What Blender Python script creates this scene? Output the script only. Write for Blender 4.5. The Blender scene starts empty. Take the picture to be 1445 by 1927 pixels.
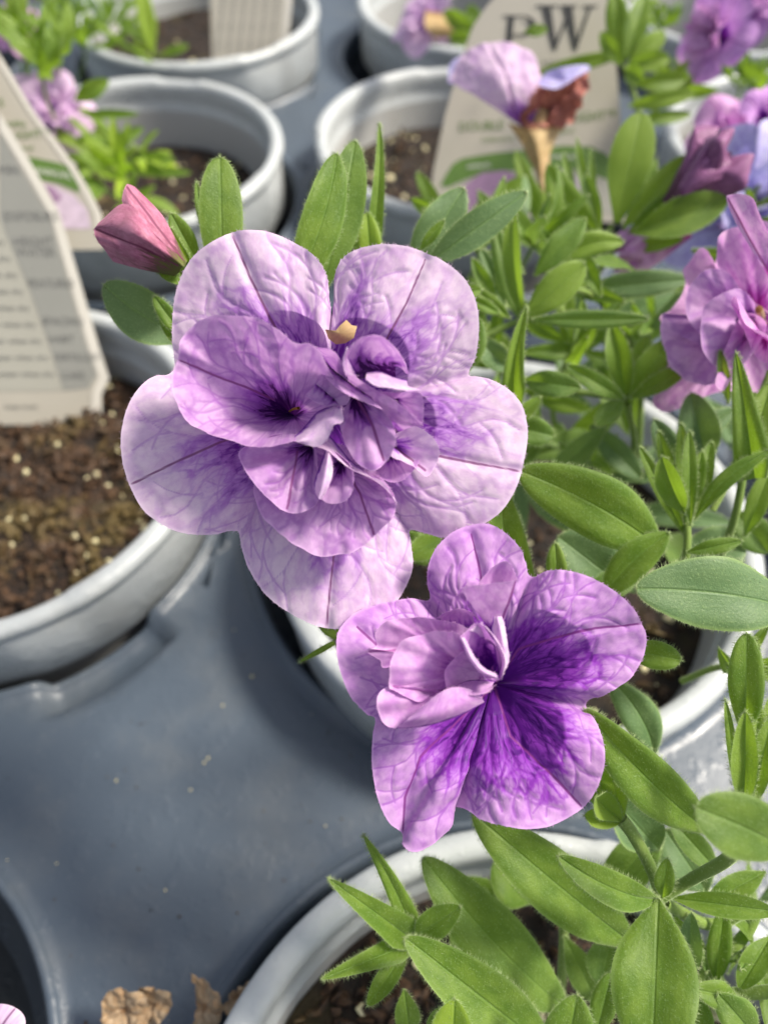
import bpy, math, random
import numpy as np
from mathutils import Vector, noise
rng = np.random.default_rng(7); random.seed(7)
S = 0.01                                   # every length below is in centimetres
scn = bpy.context.scene
# ------------------------------------------------------------------ camera
F = 1456.0; CX, CY = 722.5, 963.5; PITCH = math.radians(53); H = 14.3
camd = bpy.data.cameras.new('camera'); cam = bpy.data.objects.new('camera', camd)
scn.collection.objects.link(cam); scn.camera = cam
cam.location = (0, 0, H*S); cam.rotation_euler = (math.radians(90)-PITCH, 0, 0)
camd.sensor_fit = 'VERTICAL'; camd.sensor_height = 24; camd.lens = 24*F/1927
camd.clip_start = 0.002; camd.clip_end = 50
camd.dof.use_dof = True; camd.dof.focus_distance = 0.094; camd.dof.aperture_fstop = 10.5
# ------------------------------------------------------------------ world, sun, exposure
SUN_EL, SUN_AZ = 52, 80                    # azimuth clockwise from +Y
w = bpy.data.worlds.new('World'); scn.world = w; w.use_nodes = True
nt = w.node_tree; nt.nodes.clear()
sky = nt.nodes.new('ShaderNodeTexSky'); sky.sky_type = 'NISHITA'; sky.sun_disc = False
sky.sun_elevation = math.radians(SUN_EL); sky.sun_rotation = math.radians(SUN_AZ)
sky.dust_density = 3.0; sky.ozone_density = 1.0
bg = nt.nodes.new('ShaderNodeBackground'); bg.inputs[1].default_value = 0.10
wo = nt.nodes.new('ShaderNodeOutputWorld')
hs = nt.nodes.new('ShaderNodeHueSaturation'); hs.inputs['Saturation'].default_value = .5   # hazy, whitish air
nt.links.new(sky.outputs[0], hs.inputs['Color']); nt.links.new(hs.outputs[0], bg.inputs[0]); nt.links.new(bg.outputs[0], wo.inputs[0])
sd = bpy.data.lights.new('sun', 'SUN'); so = bpy.data.objects.new('sun', sd); scn.collection.objects.link(so)
sd.energy = 3.4; sd.angle = math.radians(11); sd.color = (1, .92, .80)
az, el = math.radians(SUN_AZ), math.radians(SUN_EL)
sv = Vector((math.sin(az)*math.cos(el), math.cos(az)*math.cos(el), math.sin(el)))
so.rotation_euler = sv.to_track_quat('Z', 'Y').to_euler(); so.location = sv*2
scn.view_settings.view_transform = 'Standard'; scn.view_settings.look = 'None'
scn.view_settings.exposure = 0.92; scn.view_settings.gamma = 1; scn.view_settings.use_curve_mapping = False
scn.render.engine = 'CYCLES'
scn.cycles.max_bounces = 10; scn.cycles.transmission_bounces = 8; scn.cycles.diffuse_bounces = 5

# ------------------------------------------------------------------ helpers
FWD = np.array([0, math.cos(PITCH), -math.sin(PITCH)]); UPV = np.array([0, math.sin(PITCH), math.cos(PITCH)])
CAM = np.array([0, 0, H])
def W(px, py, z):                           # a point of the place, z centimetres in front of the lens
    px = np.asarray(px, float); py = np.asarray(py, float); z = np.asarray(z, float)
    d = FWD + np.stack([(px-CX)/F, px*0, px*0], -1) + UPV*((CY-py)/F)[..., None]
    return CAM + d*z[..., None]
def nrm(v): v = np.asarray(v, float); return v/(np.linalg.norm(v)+1e-12)
def on_plane(px, py, p0, n):
    d = FWD + np.array([(px-CX)/F, 0, 0]) + UPV*((CY-py)/F)
    k = np.dot(p0-CAM, n)/np.dot(d, n)
    return CAM + d*k
def on_z(px, py, z): return on_plane(px, py, np.array([0, 0, z]), np.array([0, 0, 1.]))
ORG = {}
def tag(o, label=None, cat=None, group=None, kind=None):
    for k, v in (('label', label), ('category', cat), ('group', group), ('kind', kind)):
        if v: o[k] = v
    return o
def thing(name, p, label, cat, group=None):
    o = bpy.data.objects.new(name, None); scn.collection.objects.link(o)
    o.location = tuple(np.array(p)*S); o.empty_display_size = .01; ORG[o.name] = np.array(p, float)
    return tag(o, label, cat, group)
def mk(name, V, Fc, mat, parent=None, attrs=None, smooth=True, origin=None, label=None):
    V = np.asarray(V, float)
    o0 = ORG[parent.name] if parent else (np.array(origin, float) if origin is not None else np.zeros(3))
    me = bpy.data.meshes.new(name)
    me.from_pydata(((V-o0)*S).tolist(), [], [tuple(int(i) for i in f) for f in Fc])
    me.materials.append(mat)
    for k, a in (attrs or {}).items():
        a = np.asarray(a, np.float32)
        if a.ndim == 1:
            at = me.attributes.new(k, 'FLOAT', 'POINT'); at.data.foreach_set('value', a)
        else:
            at = me.attributes.new(k, 'FLOAT_VECTOR', 'POINT'); at.data.foreach_set('vector', a.ravel())
    if smooth: me.polygons.foreach_set('use_smooth', [True]*len(me.polygons))
    me.update()
    o = bpy.data.objects.new(name, me); scn.collection.objects.link(o)
    if parent:
        o.parent = parent; ORG[o.name] = o0
    else:
        o.location = tuple(o0*S); ORG[o.name] = o0
    if label: o['label'] = label
    return o
def cr(P, n, closed=False):                 # Catmull-Rom resampling to n points, by arc length
    P = np.asarray(P, float)
    if closed: Q = np.vstack([P[-1], P, P[0], P[1]])
    else: Q = np.vstack([2*P[0]-P[1], P, 2*P[-1]-P[-2]])
    m = len(Q)-3; out = []
    for i in range(m):
        t = np.linspace(0, 1, 16, endpoint=False)[:, None]
        a, b, c, d = Q[i:i+4]
        out.append(.5*((2*b)+(c-a)*t+(2*a-5*b+4*c-d)*t*t+(3*b-a-3*c+d)*t**3))
    out.append(Q[-2][None]); out = np.vstack(out)
    L = np.concatenate([[0], np.cumsum(np.linalg.norm(np.diff(out, axis=0), axis=1))])
    s = np.linspace(0, L[-1], n+1 if closed else n)
    if closed: s = s[:-1]
    return np.stack([np.interp(s, L, out[:, k]) for k in range(out.shape[1])], -1)
def grid_faces(a, b, wrap=False, off=0):
    f = []
    for i in range(a-1):
        for j in range(b if wrap else b-1):
            j2 = (j+1) % b
            f.append((off+i*b+j, off+i*b+j2, off+(i+1)*b+j2, off+(i+1)*b+j))
    return f
def fbm(P, sc, seed=0, oct=2):
    out = np.empty(len(P))
    for i, p in enumerate(P):
        out[i] = noise.fractal(Vector((p[0]*sc+seed, p[1]*sc-seed, p[2]*sc+seed*.5)), .8, 2.1, oct)
    return out
def seg_dist(P, line):                      # distance in pixels from points P (n,2) to a polyline
    d = np.full(len(P), 1e9)
    for a, b in zip(line[:-1], line[1:]):
        a = np.array(a, float); b = np.array(b, float); ab = b-a
        t = np.clip(((P-a)@ab)/(ab@ab), 0, 1)
        d = np.minimum(d, np.linalg.norm(P-(a+t[:, None]*ab), axis=1))
    return d
def hairs(roots, dirs, length, rad, curl=.3):
    """fine three-sided hairs as one bunch of faces"""
    n = len(roots); roots = np.asarray(roots); dirs = np.asarray(dirs)
    dirs = dirs/(np.linalg.norm(dirs, axis=1)[:, None]+1e-9)
    a = np.cross(dirs, rng.normal(size=(n, 3))); a /= (np.linalg.norm(a, axis=1)[:, None]+1e-9)
    b = np.cross(dirs, a)
    L = length*(.55+.7*rng.random((n, 1)))
    V = np.empty((n, 4, 3))
    for k in range(3):
        c, s = math.cos(k*2.094), math.sin(k*2.094)
        V[:, k] = roots+(a*c+b*s)*rad
    V[:, 3] = roots+dirs*L+a*L*curl*rng.normal(size=(n, 1))
    base = np.arange(n)*4
    Fc = np.concatenate([np.stack([base+k, base+(k+1) % 3, base+3], 1) for k in range(3)])
    return V.reshape(-1, 3), Fc

# ------------------------------------------------------------------ materials
class NT:
    def __init__(s, name):
        s.m = bpy.data.materials.new(name); s.m.use_nodes = True; s.t = s.m.node_tree; s.t.nodes.clear()
        s.out = s.n('OutputMaterial')
    def n(s, ty, **kw):
        nd = s.t.nodes.new('ShaderNode'+ty)
        for k, v in kw.items():
            if k[0] == 'i' and k[1:].isdigit(): s.put(nd.inputs[int(k[1:])], v)
            else: setattr(nd, k, v)
        return nd
    def put(s, inp, v):
        if hasattr(v, 'is_output') or isinstance(v, bpy.types.NodeSocket): s.t.links.new(v, inp)
        else: inp.default_value = v
    def attr(s, k, vec=False):
        a = s.n('Attribute', attribute_name=k); return a.outputs['Vector' if vec else 'Fac']
    def math(s, op, a, b=0., c=None, clamp=False):
        m = s.n('Math', operation=op, use_clamp=clamp); s.put(m.inputs[0], a); s.put(m.inputs[1], b)
        if c is not None: s.put(m.inputs[2], c)
        return m.outputs[0]
    def ramp(s, v, lo, hi, a=0., b=1., interp='SMOOTHSTEP'):
        m = s.n('MapRange', interpolation_type=interp); 
        for i, x in enumerate((v, lo, hi, a, b)): s.put(m.inputs[i], x)
        return m.outputs[0]
    def mix(s, f, a, b, blend='MIX'):
        m = s.n('Mix', data_type='RGBA', blend_type=blend)
        s.put(m.inputs[0], f)
        for i, x in ((6, a), (7, b)): s.put(m.inputs[i], x if not isinstance(x, tuple) or len(x) == 4 else (*x, 1))
        return m.outputs[2]
    def noise(s, vec, sc, det=3, rough=.55):
        n = s.n('TexNoise'); s.put(n.inputs['Vector'], vec); n.inputs['Scale'].default_value = sc
        n.inputs['Detail'].default_value = det; n.inputs['Roughness'].default_value = rough
        return n
    def obj(s): return s.n('TexCoord').outputs['Object']
    def bump(s, h, st, dist=.001, normal=None):
        b = s.n('Bump'); s.put(b.inputs['Height'], h); b.inputs['Strength'].default_value = st
        b.inputs['Distance'].default_value = dist
        if normal: s.put(b.inputs['Normal'], normal)
        return b.outputs[0]
    def pbr(s, col, rough, normal=None, **kw):
        p = s.n('BsdfPrincipled'); s.put(p.inputs['Base Color'], col if not isinstance(col, tuple) or len(col) == 4 else (*col, 1))
        s.put(p.inputs['Roughness'], rough)
        if normal: s.put(p.inputs['Normal'], normal)
        for k, v in kw.items(): s.put(p.inputs[k.replace('_', ' ')], v)
        return p.outputs[0]
    def done(s, sh): s.t.links.new(sh, s.out.inputs['Surface']); return s.m

def petal_mat(name, light, mid, deep, vein, rib, trans=.35, veinamt=.24):
    s = NT(name)
    uv = s.attr('uv2', True); dark = s.attr('dark'); ribd = s.attr('mid'); edge = s.attr('edge')
    nz = s.noise(uv, .9, 3)
    dist = s.n('VectorMath', operation='MULTIPLY_ADD'); s.put(dist.inputs[0], nz.outputs['Color'])
    dist.inputs[1].default_value = (1.1, 1.1, 1.1); s.put(dist.inputs[2], uv)
    def vor(sc):
        v = s.n('TexVoronoi', feature='DISTANCE_TO_EDGE'); s.put(v.inputs['Vector'], dist.outputs[0]); v.inputs['Scale'].default_value = sc
        return v.outputs['Distance']
    v1, v2 = vor(.62), vor(1.7)
    l1 = s.ramp(v1, 0., .13, 1., 0.); l2 = s.ramp(v2, 0., .16, 1., 0.)
    blot = s.noise(uv, 2.2, 4, .65).outputs['Fac']
    big = s.noise(uv, .35, 3, .6).outputs['Fac']
    base = s.mix(s.ramp(s.math('ADD', s.math('MULTIPLY', blot, .6), s.math('MULTIPLY', big, .4)), .36, .60), mid, light)
    base = s.mix(s.math('MULTIPLY', l2, .26*veinamt/.55), base, mid)
    base = s.mix(s.math('MULTIPLY', l1, veinamt), base, vein)
    # deep pigment spreads along the veins
    dk = s.math('ADD', dark, s.math('MULTIPLY', s.math('SUBTRACT', blot, .5), .5))
    dk = s.math('ADD', dk, s.math('MULTIPLY', s.math('MULTIPLY', l1, dark), .5))
    dk = s.math('ADD', dk, s.math('MULTIPLY', s.math('MULTIPLY', l2, dark), .25))
    base = s.mix(s.ramp(dk, .12, .62), base, vein)
    base = s.mix(s.ramp(dk, .50, 1.05), base, deep)
    base = s.mix(s.ramp(s.attr('vein2'),   .005, .019, .46, 0.), base, vein)
    base = s.mix(s.ramp(ribd, .008, .02, .9, 0.), base, rib)
    base = s.mix(s.ramp(edge, .975, 1., 0., .7), base, tuple(min(1, c*1.1+.03) for c in light[:3]))
    puff = s.math('MULTIPLY', s.ramp(v1, 0., .35), .7)
    puff = s.math('ADD', puff, s.math('MULTIPLY', s.ramp(v2, 0., .3), .35))
    puff = s.math('SUBTRACT', puff, s.ramp(ribd, 0., .03, .8, 0.))
    fine = s.noise(s.obj(), 9000, 2).outputs['Fac']
    n = s.bump(puff, .15, .00013); n = s.bump(fine, .2, .00004, n)
    p = s.pbr(base, .55, n, Sheen_Weight=.12, Sheen_Roughness=.4, Specular_IOR_Level=.3)
    tr = s.n('BsdfTranslucent'); s.put(tr.inputs[0], s.mix(.35, base, s.mix(1., base, base, 'MULTIPLY'))); s.put(tr.inputs[1], n)
    mx = s.n('MixShader', i0=trans); s.put(mx.inputs[1], p); s.put(mx.inputs[2], tr.outputs[0])
    return s.done(mx.outputs[0])
def leaf_mat(name, a, b, trans, vein=(.2, .34, .09)):
    s = NT(name)
    uv = s.attr('uv2', True); rib = s.attr('mid'); hair = s.attr('hair'); tone = s.attr('tone')
    nz = s.noise(uv, .8, 4).outputs['Fac']
    fz = s.noise(s.obj(), 2700, 3, .75).outputs['Fac']
    col = s.mix(s.ramp(nz, .3, .7), a, b)
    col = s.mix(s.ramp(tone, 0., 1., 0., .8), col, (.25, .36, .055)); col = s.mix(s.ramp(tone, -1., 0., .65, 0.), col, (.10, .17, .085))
    speck = s.ramp(fz, .52, .75)
    col = s.mix(s.math('MULTIPLY', speck, .5), col, (.31, .43, .17))
    col = s.mix(s.ramp(rib, .004, .016, .30, 0.), col, vein)
    wv = s.n('TexWave', wave_type='BANDS', bands_direction='X'); s.put(wv.inputs['Vector'], s.attr('sv', True)); wv.inputs['Scale'].default_value = .9
    wv.inputs['Distortion'].default_value = 1.2
    sv_ = s.ramp(wv.outputs['Fac'], .86, 1.)
    col = s.mix(s.math('MULTIPLY', sv_, .04), col, vein)
    sx = s.n('SeparateXYZ'); s.put(sx.inputs[0], s.attr('sv', True)); col = s.mix(s.ramp(sx.outputs[1], .86, 1., 0., .5), col, (.30, .42, .14))
    col = s.mix(s.math('MULTIPLY', hair, .85), col, (.60, .70, .36))
    h = s.math('ADD', s.math('MULTIPLY', fz, .6), s.math('MULTIPLY', nz, .8))
    h = s.math('SUBTRACT', h, s.math('MULTIPLY', sv_, .04)); h = s.math('SUBTRACT', h, s.ramp(rib, 0., .03, .9, 0.))
    n = s.bump(h, .6, .00022)
    p = s.pbr(col, .5, n, Sheen_Weight=.5, Sheen_Roughness=.4, Sheen_Tint=(.8, 1, .6, 1), Specular_IOR_Level=.35)
    tr = s.n('BsdfTranslucent'); s.put(tr.inputs[0], s.mix(.7, col, (.36, .58, .02))); s.put(tr.inputs[1], n)
    mx = s.n('MixShader', i0=trans); s.put(mx.inputs[1], p); s.put(mx.inputs[2], tr.outputs[0])
    return s.done(mx.outputs[0])
def plastic_mat(name, col, rough=.36, dirt=(.3, .26, .2), amt=.25, grain=.2, spec=.5):
    s = NT(name); o = s.obj()
    n1 = s.noise(o, 60, 5, .6).outputs['Fac']; n2 = s.noise(o, 900, 3, .6).outputs['Fac']; n3 = s.noise(o, 22, 3).outputs['Fac']
    c = s.mix(s.math('MULTIPLY', s.ramp(n1, .45, .75), amt), col, dirt)
    c = s.mix(s.math('MULTIPLY', s.ramp(n3, .4, .7), .25), c, tuple(x*.72 for x in col))
    sp = s.ramp(n2, .62, .72)
    c = s.mix(s.math('MULTIPLY', sp, .06), c, (.5, .5, .48))
    n4 = s.noise(o, 330, 2, .5).outputs['Fac']; n = s.bump(s.ramp(n4, .5, .7), grain*1.3, .0005); n = s.bump(n2, grain, .0003, n); n = s.bump(n1, grain, .0012, n)
    return s.done(s.pbr(c, s.ramp(n1, .3, .7, rough-.06, rough+.12), n, Specular_IOR_Level=spec))
def plain(name, col, rough=.6, trans=0., bumpsc=500, glossy=False):
    s = NT(name); nz = s.noise(s.obj(), bumpsc, 4).outputs['Fac']
    c = s.mix(s.ramp(nz, .3, .7), col, tuple(x*(.95 if glossy else .8) for x in col)); n = s.bump(nz, .02 if glossy else .25, .0003)
    p = s.pbr(c, rough, n)
    if trans:
        tr = s.n('BsdfTranslucent'); s.put(tr.inputs[0], c)
        mx = s.n('MixShader', i0=trans); s.put(mx.inputs[1], p); s.put(mx.inputs[2], tr.outputs[0]); p = mx.outputs[0]
    return s.done(p)
def soil_mat():
    s = NT('soil'); o = s.obj()
    n1 = s.noise(o, 260, 5, .7).outputs['Fac']; n2 = s.noise(o, 60, 3).outputs['Fac']
    c = s.mix(s.ramp(n1, .35, .7), (.003, .0018, .001), (.03, .014, .007)); c = s.mix(s.ramp(n2, .5, .72, 0., .7), c, (.045, .034, .010))
    return s.done(s.pbr(c, .85, s.bump(n1, 1., .002)))
def bits_mat():
    s = NT('soil_bits'); h = s.attr('hair'); nz = s.noise(s.obj(), 700, 3).outputs['Fac']
    ob = s.noise(s.obj(), 45, 2).outputs['Fac']; bark = s.mix(s.ramp(nz, .3, .7), (.012, .006, .003), (.085, .042, .017)); bark = s.mix(s.ramp(ob, .48, .66, 0., .7), bark, (.10, .072, .018)); per = s.mix(nz, (.55, .48, .2), (.75, .7, .5))
    return s.done(s.pbr(s.mix(h, bark, per), .7, s.bump(nz, .6, .0006)))
M_P1 = petal_mat('lilac_petal', (.81, .63, .80), (.68, .45, .71), (.17, .02, .33), (.45, .20, .60), (.24, .08, .22), .40)
M_P1b = petal_mat('inner_lilac_petal', (.70, .45, .72), (.57, .31, .62), (.055, .004, .10), (.37, .12, .50), (.28, .08, .26), .42, .45)
M_P2 = petal_mat('violet_petal', (.66, .38, .71), (.53, .25, .63), (.09, .003, .20), (.28, .04, .46), (.24, .04, .26), .34)
M_P2b = petal_mat('inner_violet_petal', (.74, .46, .74), (.58, .28, .62), (.13, .01, .26), (.40, .12, .52), (.36, .10, .34), .36)
M_PK = petal_mat('pink_petal', (.80, .50, .76), (.62, .28, .64), (.36, .03, .30), (.46, .12, .48), (.4, .1, .3), .34)
M_BL = petal_mat('blue_lilac_petal', (.62, .60, .86), (.40, .34, .70), (.16, .06, .36), (.3, .2, .55), (.3, .15, .4), .3)
M_BUD = petal_mat('closed_bud_petal', (.52, .21, .31), (.36, .11, .19), (.13, .14, .035), (.17, .07, .08), (.2, .05, .1), .2)
M_DBUD = petal_mat('dark_bud_petal', (.30, .12, .26), (.18, .06, .15), (.08, .03, .05), (.12, .03, .09), (.1, .03, .06), .15)
M_WILT = petal_mat('wilted_petal', (.52, .22, .16), (.38, .13, .10), (.14, .05, .04), (.26, .09, .08), (.2, .08, .05), .2)
M_TAN = petal_mat('dry_tube', (.62, .46, .24), (.52, .36, .16), (.3, .17, .07), (.42, .26, .12), (.4, .25, .1), .25, .3)
M_LEAF = leaf_mat('leaf', (.085, .165, .016), (.165, .26, .035), .42)
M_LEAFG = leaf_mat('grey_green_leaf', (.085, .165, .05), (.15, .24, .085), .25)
M_LEAFY = leaf_mat('yellow_green_leaf', (.40, .58, .02), (.5, .66, .04), .5)
M_POT = plastic_mat('pot_plastic', (.38, .385, .375), .38, (.36, .31, .24), .25, .12)
M_RIM = plastic_mat('rim_plastic', (.43, .455, .46), .30, (.26, .25, .22), .3, .12)
M_TRAY = plastic_mat('tray_plastic', (.066, .086, .112), .34, (.12, .13, .135), .34, .13, .5)
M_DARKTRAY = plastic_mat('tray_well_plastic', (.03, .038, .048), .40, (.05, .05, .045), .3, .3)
M_SOIL = soil_mat(); M_BITS = bits_mat()
M_TAG = plain('tag_card', (.50, .47, .40), .28, .2, 60, True)
M_TAGE = plain('tag_edge', (.66, .63, .56), .3, .1, 60, True)
M_TAGD = plain('tag_grey_print', (.32, .32, .29), .28, .2, 60, True)
M_TAGL = plain('tag_light_print', (.44, .43, .37), .28, .2, 60, True)
M_INK = plain('black_ink', (.03, .03, .03), .5); M_INKG = plain('grey_ink', (.17, .17, .16), .5)
M_GINK = plain('green_ink', (.14, .22, .06), .5); M_GBAND = plain('green_band', (.10, .19, .035), .5)
M_WINK = plain('white_ink', (.7, .7, .65), .5); M_PINK = plain('purple_print', (.33, .20, .33), .5); M_PINKL = plain('pale_purple_print', (.58, .47, .58), .5)
M_DRY = petal_mat('dry_fallen_petal', (.50, .38, .25), (.42, .26, .13), (.3, .17, .08), (.3, .2, .12), (.3, .18, .08), .35, .4)
M_STEM = leaf_mat('stem', (.12, .20, .035), (.17, .24, .05), .1)
M_YEL = plain('pollen', (.55, .35, .03), .6)
M_GROUND = plain('ground_dark', (.035, .035, .038), .8)

# ------------------------------------------------------------------ ground, trays
mk('ground', [(-200, -150, -10.5), (200, -150, -10.5), (200, 250, -10.5), (-200, 250, -10.5)], [(0, 1, 2, 3)], M_GROUND)['kind'] = 'structure'
ZT = -2.2
def tray(cells, label, base):
    t = thing('nursery_tray', base, label, 'tray', 'moulded trays under the pots')
    V, Fc = [], []; V2, F2 = [], []
    N = 192
    for (x0, x1, y0, y1, cx, cy, R, notch) in cells:
        th = np.linspace(0, 2*math.pi, N, endpoint=False)
        # make sure the rectangle corners are hit
        for c in ((x0, y0), (x1, y0), (x1, y1), (x0, y1)):
            a = math.atan2(c[1]-cy, c[0]-cx) % (2*math.pi); th[np.argmin(abs(((th-a+math.pi) % (2*math.pi))-math.pi))] = a
        c, s = np.cos(th), np.sin(th)
        kx = np.where(c > 0, (x1-cx)/np.maximum(c, 1e-9), (x0-cx)/np.minimum(c, -1e-9))
        ky = np.where(s > 0, (y1-cy)/np.maximum(s, 1e-9), (y0-cy)/np.minimum(s, -1e-9))
        RB = np.minimum(abs(kx), abs(ky)); r = np.full(N, float(R))
        nd = np.zeros(N)
        for (a, wd, dp) in notch:
            d = abs(((th-math.radians(a)+math.pi) % (2*math.pi))-math.pi)
            nd = np.maximum(nd, np.clip((math.radians(wd)-d)/math.radians(1.8), 0, 1))
        r = np.minimum(r, RB-.15)
        off = len(V); rows = []
        for k in range(9):                                   # land, from the cell boundary in to the hole
            f = k/8; rr = RB*(1-f)+np.minimum(r+1.02, RB-.05)*f; rows.append((rr, ZT))
        drop = nd*.45
        rb = lambda q: np.minimum(q, RB-.04)
        rows += [(rb(r+.92), ZT-drop*.9), (rb(r+.5), ZT-drop), (rb(r+.26), ZT-drop), (rb(r+.22), ZT+.07-drop), (rb(r+.15), ZT+.12-drop), (rb(r+.07), ZT+.11-drop), (r, ZT+.0-drop), (r-.03, ZT-.25-drop), (r-.08, ZT-.9-drop*.5)]
        for rr, z in rows:
            for j in range(N):
                V.append((cx+c[j]*rr[j], cy+s[j]*rr[j], z if np.isscalar(z) else z[j]))
        Fc += [f[::-1] for f in grid_faces(len(rows), N, True, off)]
        off = len(V2)
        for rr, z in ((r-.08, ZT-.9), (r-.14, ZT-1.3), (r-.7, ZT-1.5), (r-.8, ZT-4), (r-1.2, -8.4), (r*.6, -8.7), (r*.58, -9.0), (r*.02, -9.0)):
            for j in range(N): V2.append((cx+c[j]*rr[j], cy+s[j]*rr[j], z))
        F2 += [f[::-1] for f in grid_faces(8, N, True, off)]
    V = np.array(V)
    rel = fbm(V, .16, 3.3, 2)*.09+fbm(V, .8, 1.3, 2)*.012
    V[:, 2] += rel*(V[:, 2] > ZT-.5)
    xs = [c[0] for c in cells]+[c[1] for c in cells]; ys = [c[2] for c in cells]+[c[3] for c in cells]
    x0, x1, y0, y1 = min(xs), max(xs), min(ys), max(ys)
    n0 = len(V)                                               # skirt round the tray's outer edge
    pts = [(x0, y0), (x1, y0), (x1, y1), (x0, y1)]
    sk = [(x, y, ZT) for x, y in pts]+[(x+(.15 if x == x1 else -.15), y+(.15 if y == y1 else -.15), ZT-1.6) for x, y in pts]
    V = np.vstack([V, sk]); Fc += [(n0+i, n0+i+4, n0+(i+1) % 4+4, n0+(i+1) % 4) for i in range(4)]
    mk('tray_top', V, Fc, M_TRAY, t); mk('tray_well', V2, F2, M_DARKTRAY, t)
    return t
tray([(-17.5, -4.3, -8.5, 5.0, -10.8, -.8, 5.15, []), (-4.3, 9.0, -8.5, 5.0, 2.4, -1.7, 6.05, []),
      (-17.5, -4.3, 5.0, 19.6, -10.3, 12.9, 5.8, [(-52, 14, .4)]), (-4.3, 9.75, 5.0, 19.6, 3.1, 12.2, 6.55, []),
      (9.0, 22.2, -8.5, 5.0, 15.2, -1.7, 6.05, []), (9.75, 22.2, 5.0, 19.6, 16.3, 12.2, 6.2, []),
      (-31, -17.5, -8.5, 5.0, -24, -1.5, 6.0, []), (-31, -17.5, 5.0, 19.6, -24.3, 12.5, 6.0, [])],
     'blue-grey plastic tray filling the lower left, with an empty hole at the corner', (0, 5, -9))
tray([(-17, -3.15, 20.9, 33.4, -9.4, 27.2, 6.0, []), (-3.15, 9.8, 20.9, 33.4, 3.1, 27.3, 5.95, []),
      (-17, -3.15, 33.4, 46.2, -8.6, 39.8, 5.9, []), (-3.15, 9.8, 33.4, 46.2, 4.0, 39.9, 5.9, []),
      (9.8, 22.6, 20.9, 33.4, 16.2, 27.3, 5.9, []), (9.8, 22.6, 33.4, 46.2, 16.4, 39.9, 5.9, []),
      (-30, -17, 20.9, 33.4, -23.2, 27.2, 5.9, []), (-30, -17, 33.4, 46.2, -23.2, 39.8, 5.9, []),
      (-17, -3.15, 46.2, 59, -9.6, 52.4, 5.9, []), (-3.15, 9.8, 46.2, 59, 3.4, 52.4, 5.9, []), (9.8, 22.6, 46.2, 59, 16.3, 52.4, 5.9, [])],
     'slate-grey moulded tray holding the far rows of pots at the top of the photo', (0, 34, -9))

# ------------------------------------------------------------------ pots and soil
def lathe(prof, n=160, wob=0.):
    V = []; th = np.linspace(0, 2*math.pi, n, endpoint=False)
    for r, z in prof:
        for t in th: V.append((r*math.cos(t), r*math.sin(t), z))
    return np.array(V), [f for f in grid_faces(len(prof), n, True)]
RIMP = [(4.95, -1.15), (5.02, -.95), (5.08, -.80), (5.04, -.55), (5.04, -.20), (5.10, -.06), (5.20, 0.), (5.34, .015), (5.46, -.02), (5.53, -.10), (5.55, -.22), (5.52, -.34), (5.43, -.42), (5.42, -.60), (5.36, -2.28), (5.30, -2.36), (5.10, -2.38)]
BODYP = [(5.12, -2.36), (5.08, -2.6), (4.95, -3.2), (4.4, -8.0), (4.34, -8.4), (4.2, -8.7), (.02, -8.75)]
INNP = [(4.95, -1.14), (4.90, -1.6), (4.62, -4.0), (4.5, -5)]
POT0 = []
def pot(x, y, label, dz=0., rz=0.):
    if not POT0:
        t = thing('flower_pot', (x, y, dz-8.75), label, 'pot', 'grey plastic pots standing in the trays')
        o0 = ORG[t.name]+np.array([0, 0, 8.75])
        V, f = lathe(RIMP)
        r = np.hypot(V[:, 0], V[:, 1]); a = np.arctan2(V[:, 1], V[:, 0])
        step = np.zeros(len(V))
        for c0 in np.radians([-62, 28, 118, 208]):            # four shallow stacking steps on the lip
            d = abs(((a-c0+math.pi) % (2*math.pi))-math.pi); step += np.clip((.16-d)/.03, 0, 1)
        top = (V[:, 2] > -.45); V[:, 2] -= step*top*.07; V[:, 0] *= 1-step*top*(r > 5.3)*.012; V[:, 1] *= 1-step*top*(r > 5.3)*.012
        mk('pot_rim', V+o0, f, M_RIM, t)
        V, f = lathe(BODYP); V2, f2 = lathe(INNP)
        mk('pot_body', np.vstack([V, V2])+o0, f+[tuple(i+len(V) for i in q[::-1]) for q in f2], M_POT, t)
        POT0.append(t)
    else:
        src = POT0[0]; t = src.copy(); scn.collection.objects.link(t); t.location = (x*S, y*S, (dz-8.75)*S)
        t.rotation_euler = (0, 0, rz)
        for ch in src.children:
            c = ch.copy(); scn.collection.objects.link(c); c.parent = t
        t['label'] = label
    return t
POTS = dict(A=(-9.9, 12.8), B=(-9.2, 27.3), C=(-8.5, 39.2), D=(2.95, 28.3), E=(4.3, 40.5), Fp=(3.0, 10.5), G=(2.4, -1.7), Hp=(15.9, 28.0), I=(16.0, 11.8), J=(15.4, -1.8), K=(16.3, 40.3), L=(-9.7, 52.6), M=(3.2, 52.9))
pot(*POTS['A'], 'grey pot of bare soil holding the leaning grey card at the left edge')
pot(*POTS['B'], 'grey pot behind the closed pink bud, with a low yellow-green sprig in it', 0, .9)
pot(*POTS['C'], 'grey pot at the top left under the tangled green shoots', 0, .2)
pot(*POTS['D'], 'grey pot behind the wilted trumpet flower, with the big lettered card standing in it', 0, 1.2)
pot(*POTS['E'], 'grey pot at the top centre, behind the pot with the big lettered card', 0, 2.1)
pot(*POTS['Fp'], 'grey pot in the middle right, mostly hidden under leaves and the lilac flower', 0, .5)
pot(*POTS['G'], 'grey pot at the bottom, with its curved pale rim crossing the lower centre', 0, -.6)
pot(*POTS['Hp'], 'grey pot at the upper right behind the dark closed bud', 0, 1.5)
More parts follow.
